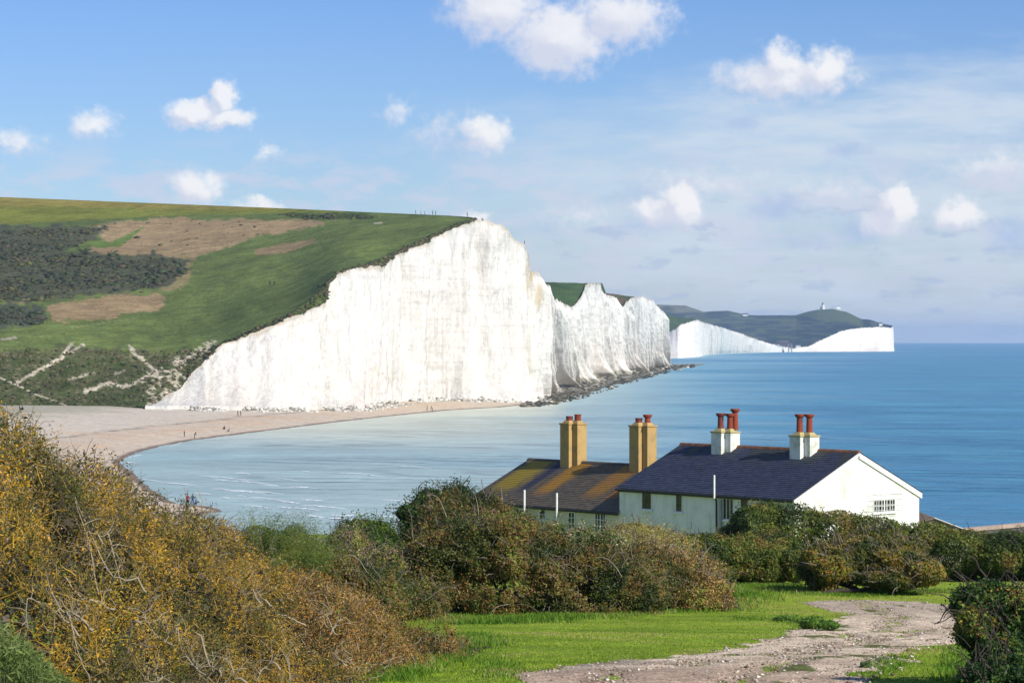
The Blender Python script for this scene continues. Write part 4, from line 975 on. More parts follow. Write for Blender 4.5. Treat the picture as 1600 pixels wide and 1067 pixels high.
k = (sstep(1060 - uu_ + (n1 - .5) * 300, 0, 160) * (1 - sstep(vv, 1035, 1060)))[:, None]; cc = cc * (1 - k * .7) + np.array([.19, .17, .14]) * k * .6
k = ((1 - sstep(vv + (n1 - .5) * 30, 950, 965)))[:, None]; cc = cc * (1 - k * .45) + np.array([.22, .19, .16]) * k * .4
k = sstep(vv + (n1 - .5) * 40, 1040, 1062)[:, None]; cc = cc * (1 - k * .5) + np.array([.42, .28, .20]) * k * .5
kr_ = (np.exp(-((pd - 1.5 + (n1.reshape(pd.shape) - .5)) / .3) ** 2) * .45).ravel()[:, None]; cc = cc * (1 - kr_) + np.array([.24, .18, .13]) * kr_
kh = (sstep(hol, .60, .68) * (1 - sstep(pd, 1.0, 1.8))).ravel()[:, None]; cc = cc * (1 - kh) + np.array([.13, .15, .04]) * kh
cc = cc * (.8 + .4 * n2[:, None])
Vt = np.stack([XX, YY, Zt], -1).reshape(-1, 3)
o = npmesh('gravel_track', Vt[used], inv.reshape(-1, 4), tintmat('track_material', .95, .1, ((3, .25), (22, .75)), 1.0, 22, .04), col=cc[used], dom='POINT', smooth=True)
tag(o, 'stony gravel track curving across the grass', kind='structure')
def ontrack(x, y): return pdist(x, y, TRK) + (fbm(x / .9, y / 2.2, 0, 5, 401, .6) - .5) * 1.7
r3 = np.random.default_rng(33)
# stones
rb = np.random.default_rng(71); sel = rb.integers(20, iT + 120, 2600); q_ = B1[sel].copy(); nrm_ = np.array([.8, -.6]); off = rb.random(2600) ** 2 * 9
q_[:, 0] += nrm_[0] * off + rb.normal(0, 1, 2600); q_[:, 1] += nrm_[1] * off - 3; q_[:, 2] = np.maximum(ground(q_[:, 0], q_[:, 1]), .1) + np.clip(3 - off, 0, 3) * .35
kq = fbm(s1[sel] / 16, 0, 0, 3, 72) > .42; q_ = q_[kq]; Sq = .25 + .9 * rb.random(len(q_)) ** 4
VV, FF, nf = lumps(q_, Sq, 73, 1, .35, .7)
o = npmesh('chalk_rubble', VV, FF, tintmat('rubble_material', .95, .1, ((.8, .2),), 0), col=np.repeat(pick([(.30, .28, .24), (.48, .46, .41), (.62, .60, .54)], [1, 2, 3], len(q_), rb), nf, 0)); tag(o, 'fallen chalk blocks along the foot of the tall cliff', 'rocks', kind='stuff')
n = 60000; x_ = r3.uniform(tx.min(), tx.max(), n); y_ = 27 + (95 - 27) * r3.random(n) ** 1.5
pp = ontrack(x_, y_); dens = fbm(x_ / 1.2, y_ / 2.5, 0, 3, 410)
kp = (pp > -.25) & (r3.random(n) < .25 + dens) & ((pp > .1) | (r3.random(n) < .3)); x_, y_ = x_[kp][:14000], y_[kp][:14000]
P = np.stack([x_, y_, zn(x_, y_) + .025], -1); S = .006 + .026 * r3.random(len(P)) ** 4 + .00010 * y_
VV, FF, nf = lumps(P, S, 8, 0 + 1, .3, .6) if False else (None, None, None)
oc = np.array([[1, 0, 0], [-1, 0, 0], [0, 1, 0], [0, -1, 0], [0, 0, 1.], [0, 0, -1]]); of = np.array([[0, 2, 4], [2, 1, 4], [1, 3, 4], [3, 0, 4], [2, 0, 5], [1, 2, 5], [3, 1, 5], [0, 3, 5]])
q = oc[None] * (1 + (r3.random((len(P), 6, 1)) - .5) * .9) + (r3.random((len(P), 6, 3)) - .5) * .5; q = q * S[:, None, None] * np.array([1.1, 1.1, .7]) + P[:, None]
FF = (of[None] + (np.arange(len(P)) * 6)[:, None, None]).reshape(-1, 3)
pc = pick([(.16, .12, .09), (.28, .22, .17), (.42, .36, .29), (.60, .55, .48), (.33, .21, .15)], [2, 3, 3, 1.2, 1.2], len(P), r3)
o = npmesh('gravel', q, FF, tintmat('stone_material', .9, .2, ((9, .15),), 0), col=np.repeat(pc, 8, 0)); tag(o, 'loose pale flints scattered over the track', 'stones', kind='stuff')

# ------------------------------------------------------------------ grass blades on the lawns
def blades(name, label, x_, y_, h_, wd, pal, wts, r_, lean=.5, cl=None):
    n = len(x_); z_ = zn(x_, y_); a_ = r_.random(n) * 6.28; d = np.stack([np.cos(a_), np.sin(a_), 0 * a_], -1)
    b2 = r_.random(n) * 6.28; ln = np.stack([np.cos(b2), np.sin(b2), 0 * b2], -1) * (h_ * lean * r_.random(n))[:, None]
    P = np.stack([x_, y_, z_ - .01], -1); w2 = (wd * (.6 + .8 * r_.random(n)))[:, None] if hasattr(wd, '__len__') else wd
    V = np.stack([P - d * w2, P + d * w2, P + ln + np.array([0, 0, 1.]) * h_[:, None]], 1)
    pc = pick(pal, wts, n, r_, cl)
    o = npmesh(name, V, np.arange(n * 3).reshape(-1, 3), BLADE, col=pc); tag(o, label, 'grass', kind='stuff'); return o
n = 420000; y_ = 30 + 100 * r3.random(n) ** 1.35; u_ = r3.uniform(540, 1640, n); x_ = (u_ - 800) / F * y_
cl = fbm(x_ / 2.2, y_ / 2.2, 0, 4, 77); kp = (ontrack(x_, y_) < r3.random(n) * .25 - .05) | ((fbm(x_ / 1.0, y_ / 2.6, 0, 4, 403) > .64) & (ontrack(x_, y_) < 1.6)); x_, y_, cl = x_[kp], y_[kp], cl[kp]
h_ = (.012 + .022 * r3.random(len(x_))) * (.5 + cl * 1.1); 
blades('lawn_grass', 'short bright green turf beside the track', x_, y_, h_, .009 + .00016 * y_, [(.12, .19, .018), (.20, .30, .024), (.27, .37, .03), (.35, .42, .045), (.40, .34, .14)], [1.3, 3, 3, 1.6, .35], r3, .9, sstep(cl, .3, .7))
# longer fringe along the bramble feet
def fringe(pts, n, hh, spread):
    q = np.array(plan(pts)); s_ = np.linspace(0, 1, len(q)); t = r3.random(n)
    return np.interp(t, s_, q[:, 0]) + r3.normal(0, spread * .5, n), np.interp(t, s_, q[:, 1]) + r3.normal(0, spread, n), hh * .42 * (.35 + .9 * r3.random(n) ** 1.8)
fx, fy, fh = [np.concatenate(z) for z in zip(fringe([(590, 1064), (640, 1040), (700, 1012), (735, 1000), (760, 1010)], 14000, .28, .5), fringe([(690, 968), (760, 972), (840, 968), (930, 962), (1040, 955), (1140, 948)], 22000, .34, 1.0),
      fringe([(1130, 945), (1160, 925), (1200, 915), (1250, 925)], 12000, .36, 1.4), fringe([(1250, 925), (1330, 928), (1480, 922)], 9000, .25, 1.0), fringe([(1385, 1028), (1400, 1045), (1350, 1062)], 2500, .14, .3),
      fringe([(1150, 965), (1230, 972), (1290, 978), (1310, 975)], 3500, .13, .6), fringe([(1500, 1010), (1520, 1040), (1500, 1067)], 5000, .22, .4), fringe([(760, 1015), (790, 1045), (800, 1060)], 4000, .16, .4))]
ok = ontrack(fx, fy) < .1; fx, fy, fh = fx[ok], fy[ok], fh[ok]
blades('long_grass', 'longer yellowish grass fringing the bushes', fx, fy, fh, .010 + .00012 * fy, [(.06, .13, .015), (.11, .22, .018), (.19, .30, .03), (.33, .30, .12), (.26, .17, .07)], [2, 3, 2.4, 1.2, .6], r3, .8, fbm(fx / 2, fy / 2, 0, 3, 12))

# ------------------------------------------------------------------ shrubs
BARK = simple('bark', (.20, .165, .125), .9, .25, 6, .5, c2=(.09, .075, .06)); PALEBARK = simple('pale_twigs', (.36, .30, .19), .9, .2, 8, .3, c2=(.24, .20, .15)); DARKBARK = simple('dark_bark', (.07, .055, .045), .9, .2, 6, .4)
CANE = simple('pale_canes', (.42, .36, .26), .8, .2, 6)
def walk(P0_, D0_, K, step, curl, r_, grav=0.0):
    """random wandering stems: (N,3) starts and directions -> (N,K,3)"""
    n = len(P0_); out = [P0_]; d = D0_ / (np.linalg.norm(D0_, axis=1)[:, None] + 1e-9)
    for i in range(K - 1):
        d = d + r_.normal(size=(n, 3)) * curl + np.array([0, 0, -grav]) * i; d /= np.linalg.norm(d, axis=1)[:, None]
        out.append(out[-1] + d * step)
    return np.stack(out, 1)
def bush(name, label, cat, blobs, n, size, pal, wts, seed, gap=.5, lump=.45, asp=.5, group=None, stems=0, stem_mat=None, canes=0, shoots=0, trunk=None, cs=1.0, clumpw=1.0, shoot_len=.5, base=None):
    r_ = np.random.default_rng(seed); pal = np.array(pal) * np.array([1.9, 1.85, 1.45])
    B_ = np.array([[*W(u, v, D or gpix(u, v + rv)[1]), ru * (D or gpix(u, v + rv)[1]) / F, ry, rv * (D or gpix(u, v + rv)[1]) / F] for (u, v, D, ru, rv, ry) in blobs])
    base = base or (float(B_[:, 0].mean()), float(B_[:, 1].mean())); org = np.array([base[0], base[1], float(zn(base[0], base[1]))])
    ar = B_[:, 3] * B_[:, 5] + B_[:, 4] * B_[:, 5] + B_[:, 3] * B_[:, 4]; bi = r_.choice(len(B_), n * 2, p=ar / ar.sum())
    d = r_.normal(size=(n * 2, 3)); d[:, 1] = np.where(r_.random(n * 2) < .6, -np.abs(d[:, 1]), d[:, 1]); d /= np.linalg.norm(d, axis=1)[:, None]
    c = B_[bi, :3]; rad = B_[bi, 3:6]
    P = c + d * rad
    L = cs
    nz = fbm(P[:, 0] / L, P[:, 1] / L, P[:, 2] / L, 4, seed, .6)
    rr = 1 + (nz - .5) * lump * 2 - np.abs(r_.normal(0, .13, n * 2))
    P = c + d * rad * rr[:, None]
    g_ = vnoise(P[:, 0] / (L * .45), P[:, 1] / (L * .45), P[:, 2] / (L * .45), seed + 3) * .6 + .4 * vnoise(P[:, 0] / (L * .18), P[:, 1] / (L * .18), P[:, 2] / (L * .18), seed + 4)
    kp = (g_ < gap + .12 + .25 * r_.random(n * 2)) & (P[:, 2] > zn(P[:, 0], P[:, 1]) + .02)
    q = ((P[:, None] - B_[None, :, :3]) / B_[None, :, 3:6]) if len(B_) < 30 else None
    if q is not None: kp &= ((q ** 2).sum(2).min(1) > .45)
    P, d = P[kp][:n], d[kp][:n]
    cl = fbm(P[:, 0] / (L * .8), P[:, 1] / (L * .8), P[:, 2] / (L * .6), 3, seed + 9); cl = .5 + (cl - .5) * 2.2 * clumpw
    cols = pick(pal, wts, len(P), r_, np.clip(cl, 0, 1))
    V, Fq = leaves(P, d, size, r_, asp)
    if shoots:
        si = r_.integers(0, len(P), shoots); up = d[si] * .7 + np.array([0, 0, .8]) + r_.normal(size=(shoots, 3)) * .3
        pa = walk(P[si] - up * .1, up, 6, shoot_len / 5 * 1.0, .12, r_, .02)
        lp = np.repeat(pa.reshape(-1, 3), 3, 0) + r_.normal(size=(shoots * 18, 3)) * size * .9
        V2, F2 = leaves(lp, np.repeat(up, 18, 0), size * .9, r_, asp); c2 = pick(pal, wts, len(lp), r_, np.repeat(np.clip(cl[si], 0, 1), 18))
        Fq = np.concatenate([Fq, F2 + len(V)]); V = np.concatenate([V, V2]); cols = np.concatenate([cols, c2])
    root = empty(name, tuple(org)); tag(root, label, cat, group)
    npmesh('foliage', V - org, Fq, LEAF, root, col=cols)
    m_ = stem_mat or BARK
    paths = []
    if stems:
        si = r_.integers(0, len(P), stems); A0 = P[si] - d[si] * .25 * r_.random((stems, 1)); dd_ = d[si] * .4 + np.array([0, 0, .5]) + r_.normal(size=(stems, 3)) * .8
        pa = walk(A0, dd_, 7, .11, .35, r_); rd = np.linspace(1, .35, 7)[None] * (.008 + .008 * r_.random((stems, 1))) * max(1, org[1] / 45)
        V, Fq = tubes(pa, rd); npmesh('branchwork', V - org, Fq, m_, root)['kind'] = 'stuff'
    if canes:
        si = r_.integers(0, len(P), canes); dd_ = d[si] * .5 + np.array([0, 0, .55]) + r_.normal(size=(canes, 3)) * np.array([.9, .4, .2])
        pa = walk(P[si] - .05 * d[si], dd_, 9, .14, .08, r_, .055); rd = np.linspace(1, .4, 9)[None] * (.009 + .005 * r_.random((canes, 1))) * max(.5, org[1] / 75)
        V, Fq = tubes(pa, rd); npmesh('cane', V - org, Fq, CANE, root)['kind'] = 'stuff'
    # trunks under the crown
    tr = trunk or [(base[0] + r_.normal() * .25, base[1] + r_.normal() * .25) for _ in range(4)]
    st = np.array([[x0, y0, float(zn(x0, y0)) - .1] for x0, y0 in tr]); ci = r_.integers(0, len(B_), len(st)); tgt = B_[ci, :3]
    t = np.linspace(0, 1, 8)[None, :, None]; pa = st[:, None] * (1 - t) + tgt[:, None] * t; pa[:, :, 2] += np.sin(t[..., 0] * math.pi) * -.15; pa[:, 1:, :] += r_.normal(size=(len(st), 7, 3)) * .06
    V, Fq = tubes(pa, np.linspace(.09, .03, 8)[None] * np.ones((len(st), 1)), 6); npmesh('trunk', V - org, Fq, DARKBARK, root)
    return root

GRN = [(.018, .035, .010), (.035, .065, .012), (.06, .10, .018), (.10, .15, .025), (.16, .19, .03)]
BRM = [(.022, .032, .012), (.045, .060, .016), (.085, .075, .022), (.12, .060, .030), (.17, .12, .05), (.10, .13, .03)]
# big dark bramble bank in the middle
bush('bramble_thicket', 'huge dark bramble thicket with reddish leaves, in the middle in front of the cream cottage', 'bramble',
     [(770, 905, 74, 95, 85, 1.8), (835, 900, 75, 90, 76, 2.0), (905, 926, 75, 95, 62, 2.0), (960, 928, 77, 100, 56, 2.0), (700, 890, 74, 80, 80, 1.6), (1010, 920, 78, 80, 55, 1.8), (730, 850, 77, 70, 70, 1.6), (790, 856, 79, 55, 58, 1.6), (875, 904, 80, 56, 44, 1.6), (655, 900, 74, 45, 50, 1.3)],
     170000, .040, BRM, [3, 3, 2.4, 1.8, 1.2, 1.2], 21, .5, .85, cs=1.3, stems=1300, canes=60, shoots=2200, stem_mat=BARK)
bush('bramble_thicket', 'lower rusty bramble mound with straw coloured canes, left of the dark hedge', 'bramble',
     [(1060, 910, 80, 55, 42, 1.4), (1100, 925, 79, 45, 34, 1.2), (1020, 895, 84, 60, 42, 1.4), (1075, 890, 85, 50, 30, 1.2)],
     42000, .036, [(.05, .06, .016), (.10, .09, .03), (.17, .10, .04), (.25, .17, .07), (.15, .18, .04)], [1.6, 2, 2.4, 2, 1.6], 22, .5, .5, cs=.9, stems=700, canes=36, shoots=700)
bush('evergreen_shrub', 'tall dark glossy evergreen shrub standing above the brambles left of the cream cottage roof', 'shrub',
     [(690, 812, 80, 52, 44, 1.3), (722, 800, 81, 42, 36, 1.2), (655, 830, 79, 32, 30, 1.0), (680, 786, 81, 28, 22, .9), (715, 775, 82, 26, 16, .8), (640, 802, 79, 20, 14, .6), (738, 842, 80, 34, 34, 1)],
     46000, .048, [(.012, .028, .010), (.025, .050, .014), (.045, .085, .022), (.08, .13, .04), (.15, .17, .10)], [3, 3, 2, 1.2, .4], 23, .46, .6, cs=.8, stems=300, shoots=600, stem_mat=DARKBARK)
bush('leafy_shrub', 'bright mid green rounded shrub between the feathery shrub and the tall dark evergreen', 'shrub',
     [(585, 842, 77, 34, 30, 1.0), (560, 835, 78, 34, 24, .9), (600, 860, 76, 32, 24, .9), (535, 850, 77, 24, 24, .8)],
     26000, .042, [(.018, .034, .010), (.035, .066, .013), (.06, .10, .018), (.09, .135, .028), (.14, .09, .06)], [2, 3, 3, 1.6, .3], 24, .5, .5, cs=.7, stems=150, shoots=260, stem_mat=DARKBARK)
bush('pinkish_shrub', 'small twiggy shrub with faded pinkish seed heads in front of the bright green one', 'shrub',
     [(548, 852, 74, 26, 26, .7), (565, 878, 73, 40, 22, .8), (600, 885, 73, 45, 26, .9)],
     15000, .036, [(.05, .06, .02), (.13, .09, .06), (.24, .17, .13), (.10, .13, .03), (.16, .17, .03)], [2, 1.6, 1.0, 2, 1.6], 25, .5, .5, cs=.7, stems=240, shoots=140)
bush('bramble_mound', 'dark green and russet bramble mound below the bright green shrub, behind the rusty thicket tail', 'bramble',
     [(490, 900, 66, 50, 34, 1.0), (550, 912, 67, 56, 40, 1.2), (610, 928, 69, 56, 44, 1.2), (660, 945, 70, 44, 36, 1.0), (440, 905, 65, 50, 28, 1.0), (520, 890, 70, 50, 30, 1), (590, 950, 66, 50, 30, 1)],
     60000, .034, BRM, [2.4, 3, 2.0, 1.6, 1.0, 1.6], 35, .5, .7, cs=.9, stems=500, canes=24, shoots=900)
# feathery upright shrub
bush('feathery_shrub', 'feathery light green shrub of upright plumes between the golden thicket and the bay', 'shrub',
     [(400, 850, 60, 26, 30, .6), (430, 858, 60, 30, 30, .6), (458, 848, 61, 26, 28, .6), (490, 862, 62, 24, 22, .6), (445, 880, 60, 60, 30, .8)],
     30000, .034, [(.03, .048, .014), (.05, .075, .020), (.075, .10, .026), (.11, .125, .035)], [1.5, 3, 3, 1.5], 26, .55, .5, asp=.16, cs=.5, shoots=1900, shoot_len=.6, stem_mat=DARKBARK)
bush('reedy_shrub', 'pale reddish reedy shrub growing against the white cottage front', 'shrub',
     [(985, 838, 92, 32, 24, 1.0), (1015, 845, 92, 34, 26, 1.0), (960, 850, 90, 34, 24, .9), (1050, 852, 93, 34, 20, 1.0), (1000, 862, 90, 60, 24, 1.2)],
     30000, .050, [(.09, .11, .03), (.16, .15, .05), (.24, .16, .08), (.15, .19, .05), (.32, .26, .14)], [2, 2, 2, 2, 1], 27, .5, .5, asp=.2, cs=.8, stems=300, shoots=700, shoot_len=.5)
bush('pale_flowered_shrub', 'grey green shrub with pale flower heads below the cream cottage windows', 'shrub',
     [(870, 828, 90, 16, 16, .6), (905, 842, 88, 34, 16, .7), (950, 846, 88, 24, 14, .7)],
     9000, .046, [(.06, .08, .03), (.10, .12, .05), (.34, .29, .26), (.16, .10, .07)], [3, 2, .9, 1], 28, .55, .5, cs=.6, shoots=160)
HG = [(.022, .036, .012), (.040, .060, .014), (.070, .092, .020), (.11, .12, .026), (.12, .075, .035)]
bush('dark_hedge', 'dark flat topped hedge with a black shaded foot at the back of the lawn', 'hedge',
     [(1110, 868, 98, 50, 34, 1.6), (1165, 870, 99, 52, 34, 1.6), (1215, 868, 100, 45, 34, 1.6), (1075, 862, 98, 34, 26, 1.4), (1240, 880, 99, 30, 28, 1.4), (1120, 888, 98, 44, 22, 1.4), (1190, 890, 99, 50, 22, 1.4)],
     60000, .048, HG, [3, 3, 2.4, 1.6, .6], 29, .5, .35, cs=1.0, stems=200, shoots=500, stem_mat=DARKBARK, shoot_len=.3)
bush('long_hedge', 'long wind shaped hedge hiding the foot of the white gable', 'hedge',
     [(1180, 822, 118, 45, 34, 2), (1235, 832, 118, 60, 44, 2), (1300, 840, 118, 70, 42, 2), (1370, 850, 117, 70, 42, 2), (1440, 856, 117, 70, 40, 2), (1510, 866, 116, 70, 40, 2), (1580, 872, 115, 70, 40, 2), (1650, 875, 114, 60, 40, 2), (1200, 800, 120, 30, 16, 1.4), (1145, 835, 119, 24, 18, 1.4), (1720, 872, 113, 60, 40, 2)] + [(u_, 885 + (u_ > 1400) * 6, 117, 52, 34, 1.6) for u_ in range(1130, 1740, 60)],
     150000, .060, HG, [3, 3, 2.6, 1.8, 1.0], 30, .5, .4, cs=1.6, stems=500, shoots=1400, stem_mat=DARKBARK, shoot_len=.4)
hx, hy = gpix(1350, 925); tx0, ty0 = gpix(1345, 922)
trk = [gpix(u_, v_) for u_, v_ in ((1352, 924), (1358, 925), (1345, 921), (1362, 922), (1420, 922), (1450, 919), (1400, 924), (1270, 928))]
bush('hawthorn', 'windswept hawthorn with orange tinged crown and leaning trunk at the end of the lawn', 'tree',
     [(1290, 882, 90, 44, 34, 1.6), (1340, 868, 91, 55, 40, 1.8), (1400, 880, 90, 52, 34, 1.6), (1440, 892, 89, 32, 24, 1.3), (1370, 850, 92, 44, 28, 1.5), (1400, 905, 89, 60, 16, 1.2), (1285, 908, 90, 24, 20, 1.0)],
     80000, .046, [(.026, .038, .012), (.05, .065, .016), (.10, .10, .022), (.17, .12, .028), (.22, .11, .028), (.13, .16, .03)], [3, 2.6, 2.4, 2.0, 1.4, 1], 31, .5, .45, cs=1.0, stems=900, shoots=500, stem_mat=BARK, trunk=trk, shoot_len=.3)
bush('bramble_bush', 'near dark green bush with broad leaves overhanging the lower right corner', 'bush',
     [(1550, 945, 32, 60, 38, .6), (1605, 1010, 31, 85, 80, .8), (1565, 1062, 30, 55, 60, .6), (1640, 965, 32, 70, 50, .8), (1514, 946, 32, 32, 26, .35), (1528, 982, 31, 34, 34, .4), (1590, 1100, 29, 90, 70, .8), (1700, 1012, 31, 90, 76, .9), (1530, 1075, 29, 36, 40, .4)],
     95000, .026, [(.014, .032, .012), (.026, .055, .014), (.045, .085, .020), (.08, .12, .03), (.14, .05, .035), (.17, .13, .03)], [3, 3, 2.6, 1.4, .5, .5], 32, .48, .5, cs=.45, stems=300, shoots=700, stem_mat=DARKBARK, shoot_len=.26)
bush('weed_clump', 'low clump of nettles on the grass beside the bend of the track', 'weeds',
     [(1270, 972, None, 22, 9, .35), (1292, 976, None, 18, 7, .3), (1232, 966, None, 22, 5, .3)], 5000, .030, [(.03, .07, .015), (.06, .12, .02), (.10, .17, .03)], [2, 3, 2], 33, .6, .5, cs=.3, shoots=80, shoot_len=.15)
bush('weed_clump', 'small grey green weed clump on stones at the near right edge of the track', 'weeds',
     [(1362, 1042, None, 16, 9, .2), (1380, 1034, None, 12, 7, .2)], 2600, .022, [(.04, .07, .03), (.08, .12, .05), (.14, .18, .08)], [2, 3, 2], 34, .6, .5, cs=.2, shoots=40, shoot_len=.1)

# ------------------------------------------------------------------ near left thicket: a canopy surface over the slope
CU = [-900, -300, 0, 60, 100, 132, 183, 242, 308, 366, 400, 505, 612, 725, 765]; CV = [560, 610, 645, 655, 662, 668, 684, 741, 785, 814, 838, 884, 932, 985, 1012]; CD = [22, 23.5, 25, 26.5, 27.5, 28.2, 29.6, 31.3, 33.6, 36.2, 38, 41, 44, 47, 48]
NU = [-900, 0, 440, 590, 655, 725, 765]; NDp = [15, 16, 24, 32, 37, 44, 47.6]         # where the canopy meets the slope in front
def canopy(u, D):
    dc = np.interp(u, CU, CD); vc = np.interp(u, CU, CV); zc = EYE + (HZ - vc) / F * dc - .22 + .10 * np.exp(-((u - 330) / 90.) ** 2) * (u < 1e9)
    dn = np.interp(u, NU, NDp); gz_ = zn((u - 800) / F * dn, dn)
    t = np.clip((D - dn) / (dc - dn), 0, 1.0)
    fr_ = gz_ + (zc - gz_) * (1 - (1 - t) ** 1.9) * 1.0
    t2 = np.clip((D - dc) / 3.0, 0, 1); gb_ = zn((u - 800) / F * D, D)
    z = np.where(D < dc, fr_, zc * (1 - t2 ** 2) + gb_ * t2 ** 2)
    x = (u - 800) / F * D
    lum = (fbm(x / 1.2, D / 1.7, 0, 4, 501, .55) - .5) * 1.7 + (fbm(x / .42, D / .55, 0, 3, 502) - .5) * .8
    lum = lum - .85 * sstep(fbm(x / .75, D / 1.1, 0, 2, 505), .50, .60)
    e_ = sstep((D - dn) / 4, 0, 1)
    crease = np.exp(-((D - (dn + (dc - dn) * (.55 + .25 * (fbm(u / 260, 0, 0, 2, 503) - .5) * 2))) / .9) ** 2) * .35
    return z + lum * e_ * (.35 + .65 * np.clip((dc - D) / 3, 0, 1)) - crease * e_, t, x
r5 = np.random.default_rng(55)
def canopy_D(u, v):
    Dq = np.linspace(17, 46, 600); z = canopy(np.full(600, u), Dq)[0]; vv_ = HZ - (z - EYE) / Dq * F; w_ = np.where(vv_ <= v)[0]
    return float(Dq[w_[0]]) if len(w_) else 40.
HOL = [(u_, canopy_D(u_, v_), ru_, canopy_D(u_, v_ - rv_) - canopy_D(u_, v_ + rv_)) for u_, v_, ru_, rv_ in ((20, 900, 60, 34), (95, 945, 70, 30), (175, 905, 34, 22), (215, 980, 62, 38), (300, 1030, 46, 30), (450, 950, 60, 20), (350, 880, 30, 12), (520, 975, 40, 14), (400, 1040, 40, 16))]
def hollow(u, D):
    x = (u - 800) / F * D; m_ = np.zeros(len(u))
    for u0, D0, ru, rd in HOL:
        q = ((u - u0) / ru) ** 2 + ((D - D0) / max(rd * .6, .6)) ** 2 + (fbm(x / .35, D / .6, 0, 3, int(u0) + 3) - .5) * 2.2
        m_ = np.maximum(m_, 1 - sstep(q, .5, 1.1))
    return m_
def thick(name, label, cat, region, n, size, pal, wts, seed, stems, stem_mat, shoots, blades_=0, asp=.45, stem_r=.006, sparse=.60, gold=None):
    """region(u, D, t, noise) -> bool; leaves spread through the top of the canopy"""
    r_ = np.random.default_rng(seed); pal = np.array(pal) * np.array([1.85, 1.65, 1.15])
    u = r_.uniform(-260, 775, n * 5); D = 14 + 38 * r_.random(n * 5); z, t, x = canopy(u, D)
    ns = fbm(x / 1.1, D / 1.4, 0, 3, 511)
    dn = np.interp(u, NU, NDp); dc = np.interp(u, CU, CD)
    kp = (D > dn - .3) & (D < dc + 2.6) & region(u, D, t, ns) & (r_.random(n * 5) < D / 52)
    u, D, z, t, x, ns = [a_[kp][:n] for a_ in (u, D, z, t, x, ns)]
    dep = np.abs(r_.normal(0, .14, len(u))) + .65 * (r_.random(len(u)) < .38) * r_.random(len(u)); P = np.stack([x, D, z - dep], -1)
    g_ = vnoise(P[:, 0] / .34, P[:, 1] / .45, P[:, 2] / .34, seed + 3) * .55 + .45 * vnoise(P[:, 0] / .12, P[:, 1] / .14, P[:, 2] / .12, seed + 4)
    hm_ = hollow(u, D); kp = (g_ < sparse + .12 * r_.random(len(u))) & (r_.random(len(u)) > .86 * hm_) & (P[:, 2] > zn(P[:, 0], P[:, 1]) + .03)
    P, ns, u, D, t = P[kp], ns[kp], u[kp], D[kp], t[kp]
    cl = fbm(P[:, 0] / .5, P[:, 1] / .6, P[:, 2] / .4, 3, seed + 9); cols = pick(pal, wts, len(P), r_, np.clip(.5 + (cl - .5) * 3.0, 0, 1))
    nn = np.tile([0, -.45, .8], (len(P), 1)); V, Fq = leaves(P, nn, size, r_, asp)
    org = np.array([P[:, 0].mean(), P[:, 1].mean(), float(zn(P[:, 0].mean(), P[:, 1].mean()))])
    if shoots:
        si = r_.integers(0, len(P), shoots); up = np.array([0, -.1, 1.]) + r_.normal(size=(shoots, 3)) * .55
        pa = walk(P[si] - up * .05, up, 6, .05, .16, r_)
        lp = np.repeat(pa.reshape(-1, 3), 2, 0) + r_.normal(size=(shoots * 12, 3)) * size * .8
        V2, F2 = leaves(lp, np.repeat(up, 12, 0), size * .85, r_, asp); c2 = pick(pal, wts, len(lp), r_, np.repeat(np.clip(.5 + (cl[si] - .5) * 2, 0, 1), 12))
        Fq = np.concatenate([Fq, F2 + len(V)]); V = np.concatenate([V, V2]); cols = np.concatenate([cols, c2])
    root = empty(name, tuple(org)); tag(root, label, cat)
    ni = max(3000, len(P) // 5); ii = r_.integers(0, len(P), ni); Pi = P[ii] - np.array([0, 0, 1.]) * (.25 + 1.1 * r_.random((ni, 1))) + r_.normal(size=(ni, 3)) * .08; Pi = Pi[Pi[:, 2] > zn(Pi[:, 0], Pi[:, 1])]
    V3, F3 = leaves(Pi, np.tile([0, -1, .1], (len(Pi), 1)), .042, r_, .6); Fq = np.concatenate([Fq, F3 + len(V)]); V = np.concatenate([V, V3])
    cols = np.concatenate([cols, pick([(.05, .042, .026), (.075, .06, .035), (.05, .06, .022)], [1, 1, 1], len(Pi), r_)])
    cz = np.where(D > np.interp(u, CU, CD) - 2.2)[0]; ci = r_.choice(cz, min(len(cz) * 2, 70000)); Pc = P[ci] - np.array([0, 0, 1.]) * (1.0 * r_.random((len(ci), 1)) ** 1.3) + r_.normal(size=(len(ci), 3)) * .05
    V3, F3 = leaves(Pc, np.tile([0, -.8, .4], (len(Pc), 1)), .026, r_, .5); Fq = np.concatenate([Fq, F3 + len(V)]); V = np.concatenate([V, V3]); cols = np.concatenate([cols, pick(pal, wts, len(Pc), r_)])
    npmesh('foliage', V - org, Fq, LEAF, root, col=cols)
    si = r_.integers(0, len(P), stems); dd_ = np.stack([r_.normal(0, .9, stems), r_.normal(-.2, .6, stems), .35 + np.abs(r_.normal(0, .5, stems))], -1)
    pa = walk(P[si] - np.array([0, 0, .12]), dd_, 8, .055, .30, r_); rd = np.linspace(1, .3, 8)[None] * (stem_r * (.5 + r_.random((stems, 1))))
    V, Fq = tubes(pa, rd); sc_ = pick(gold or [(.30, .24, .16), (.20, .15, .11), (.12, .09, .07)], [1] * len(gold or [1, 1, 1]), stems, r_, np.clip(.5 + (cl[si] - .5) * 2.4, 0, 1))
    npmesh('branchwork', V - org, Fq, leafmat('lichen_twig_material', .0, .15, .8), root, col=np.repeat(sc_, 21, 0))['kind'] = 'stuff'
    return root, P, org
crest = lambda u, D, ns: (np.interp(u, CU, CD) - D) < (2.2 + (ns - .5) * 6) * sstep(420 - u, 0, 160)
tail = lambda u, D, ns: (u + (ns - .5) * 160 > 430) & (D > 31 + (u - 430) * .01)
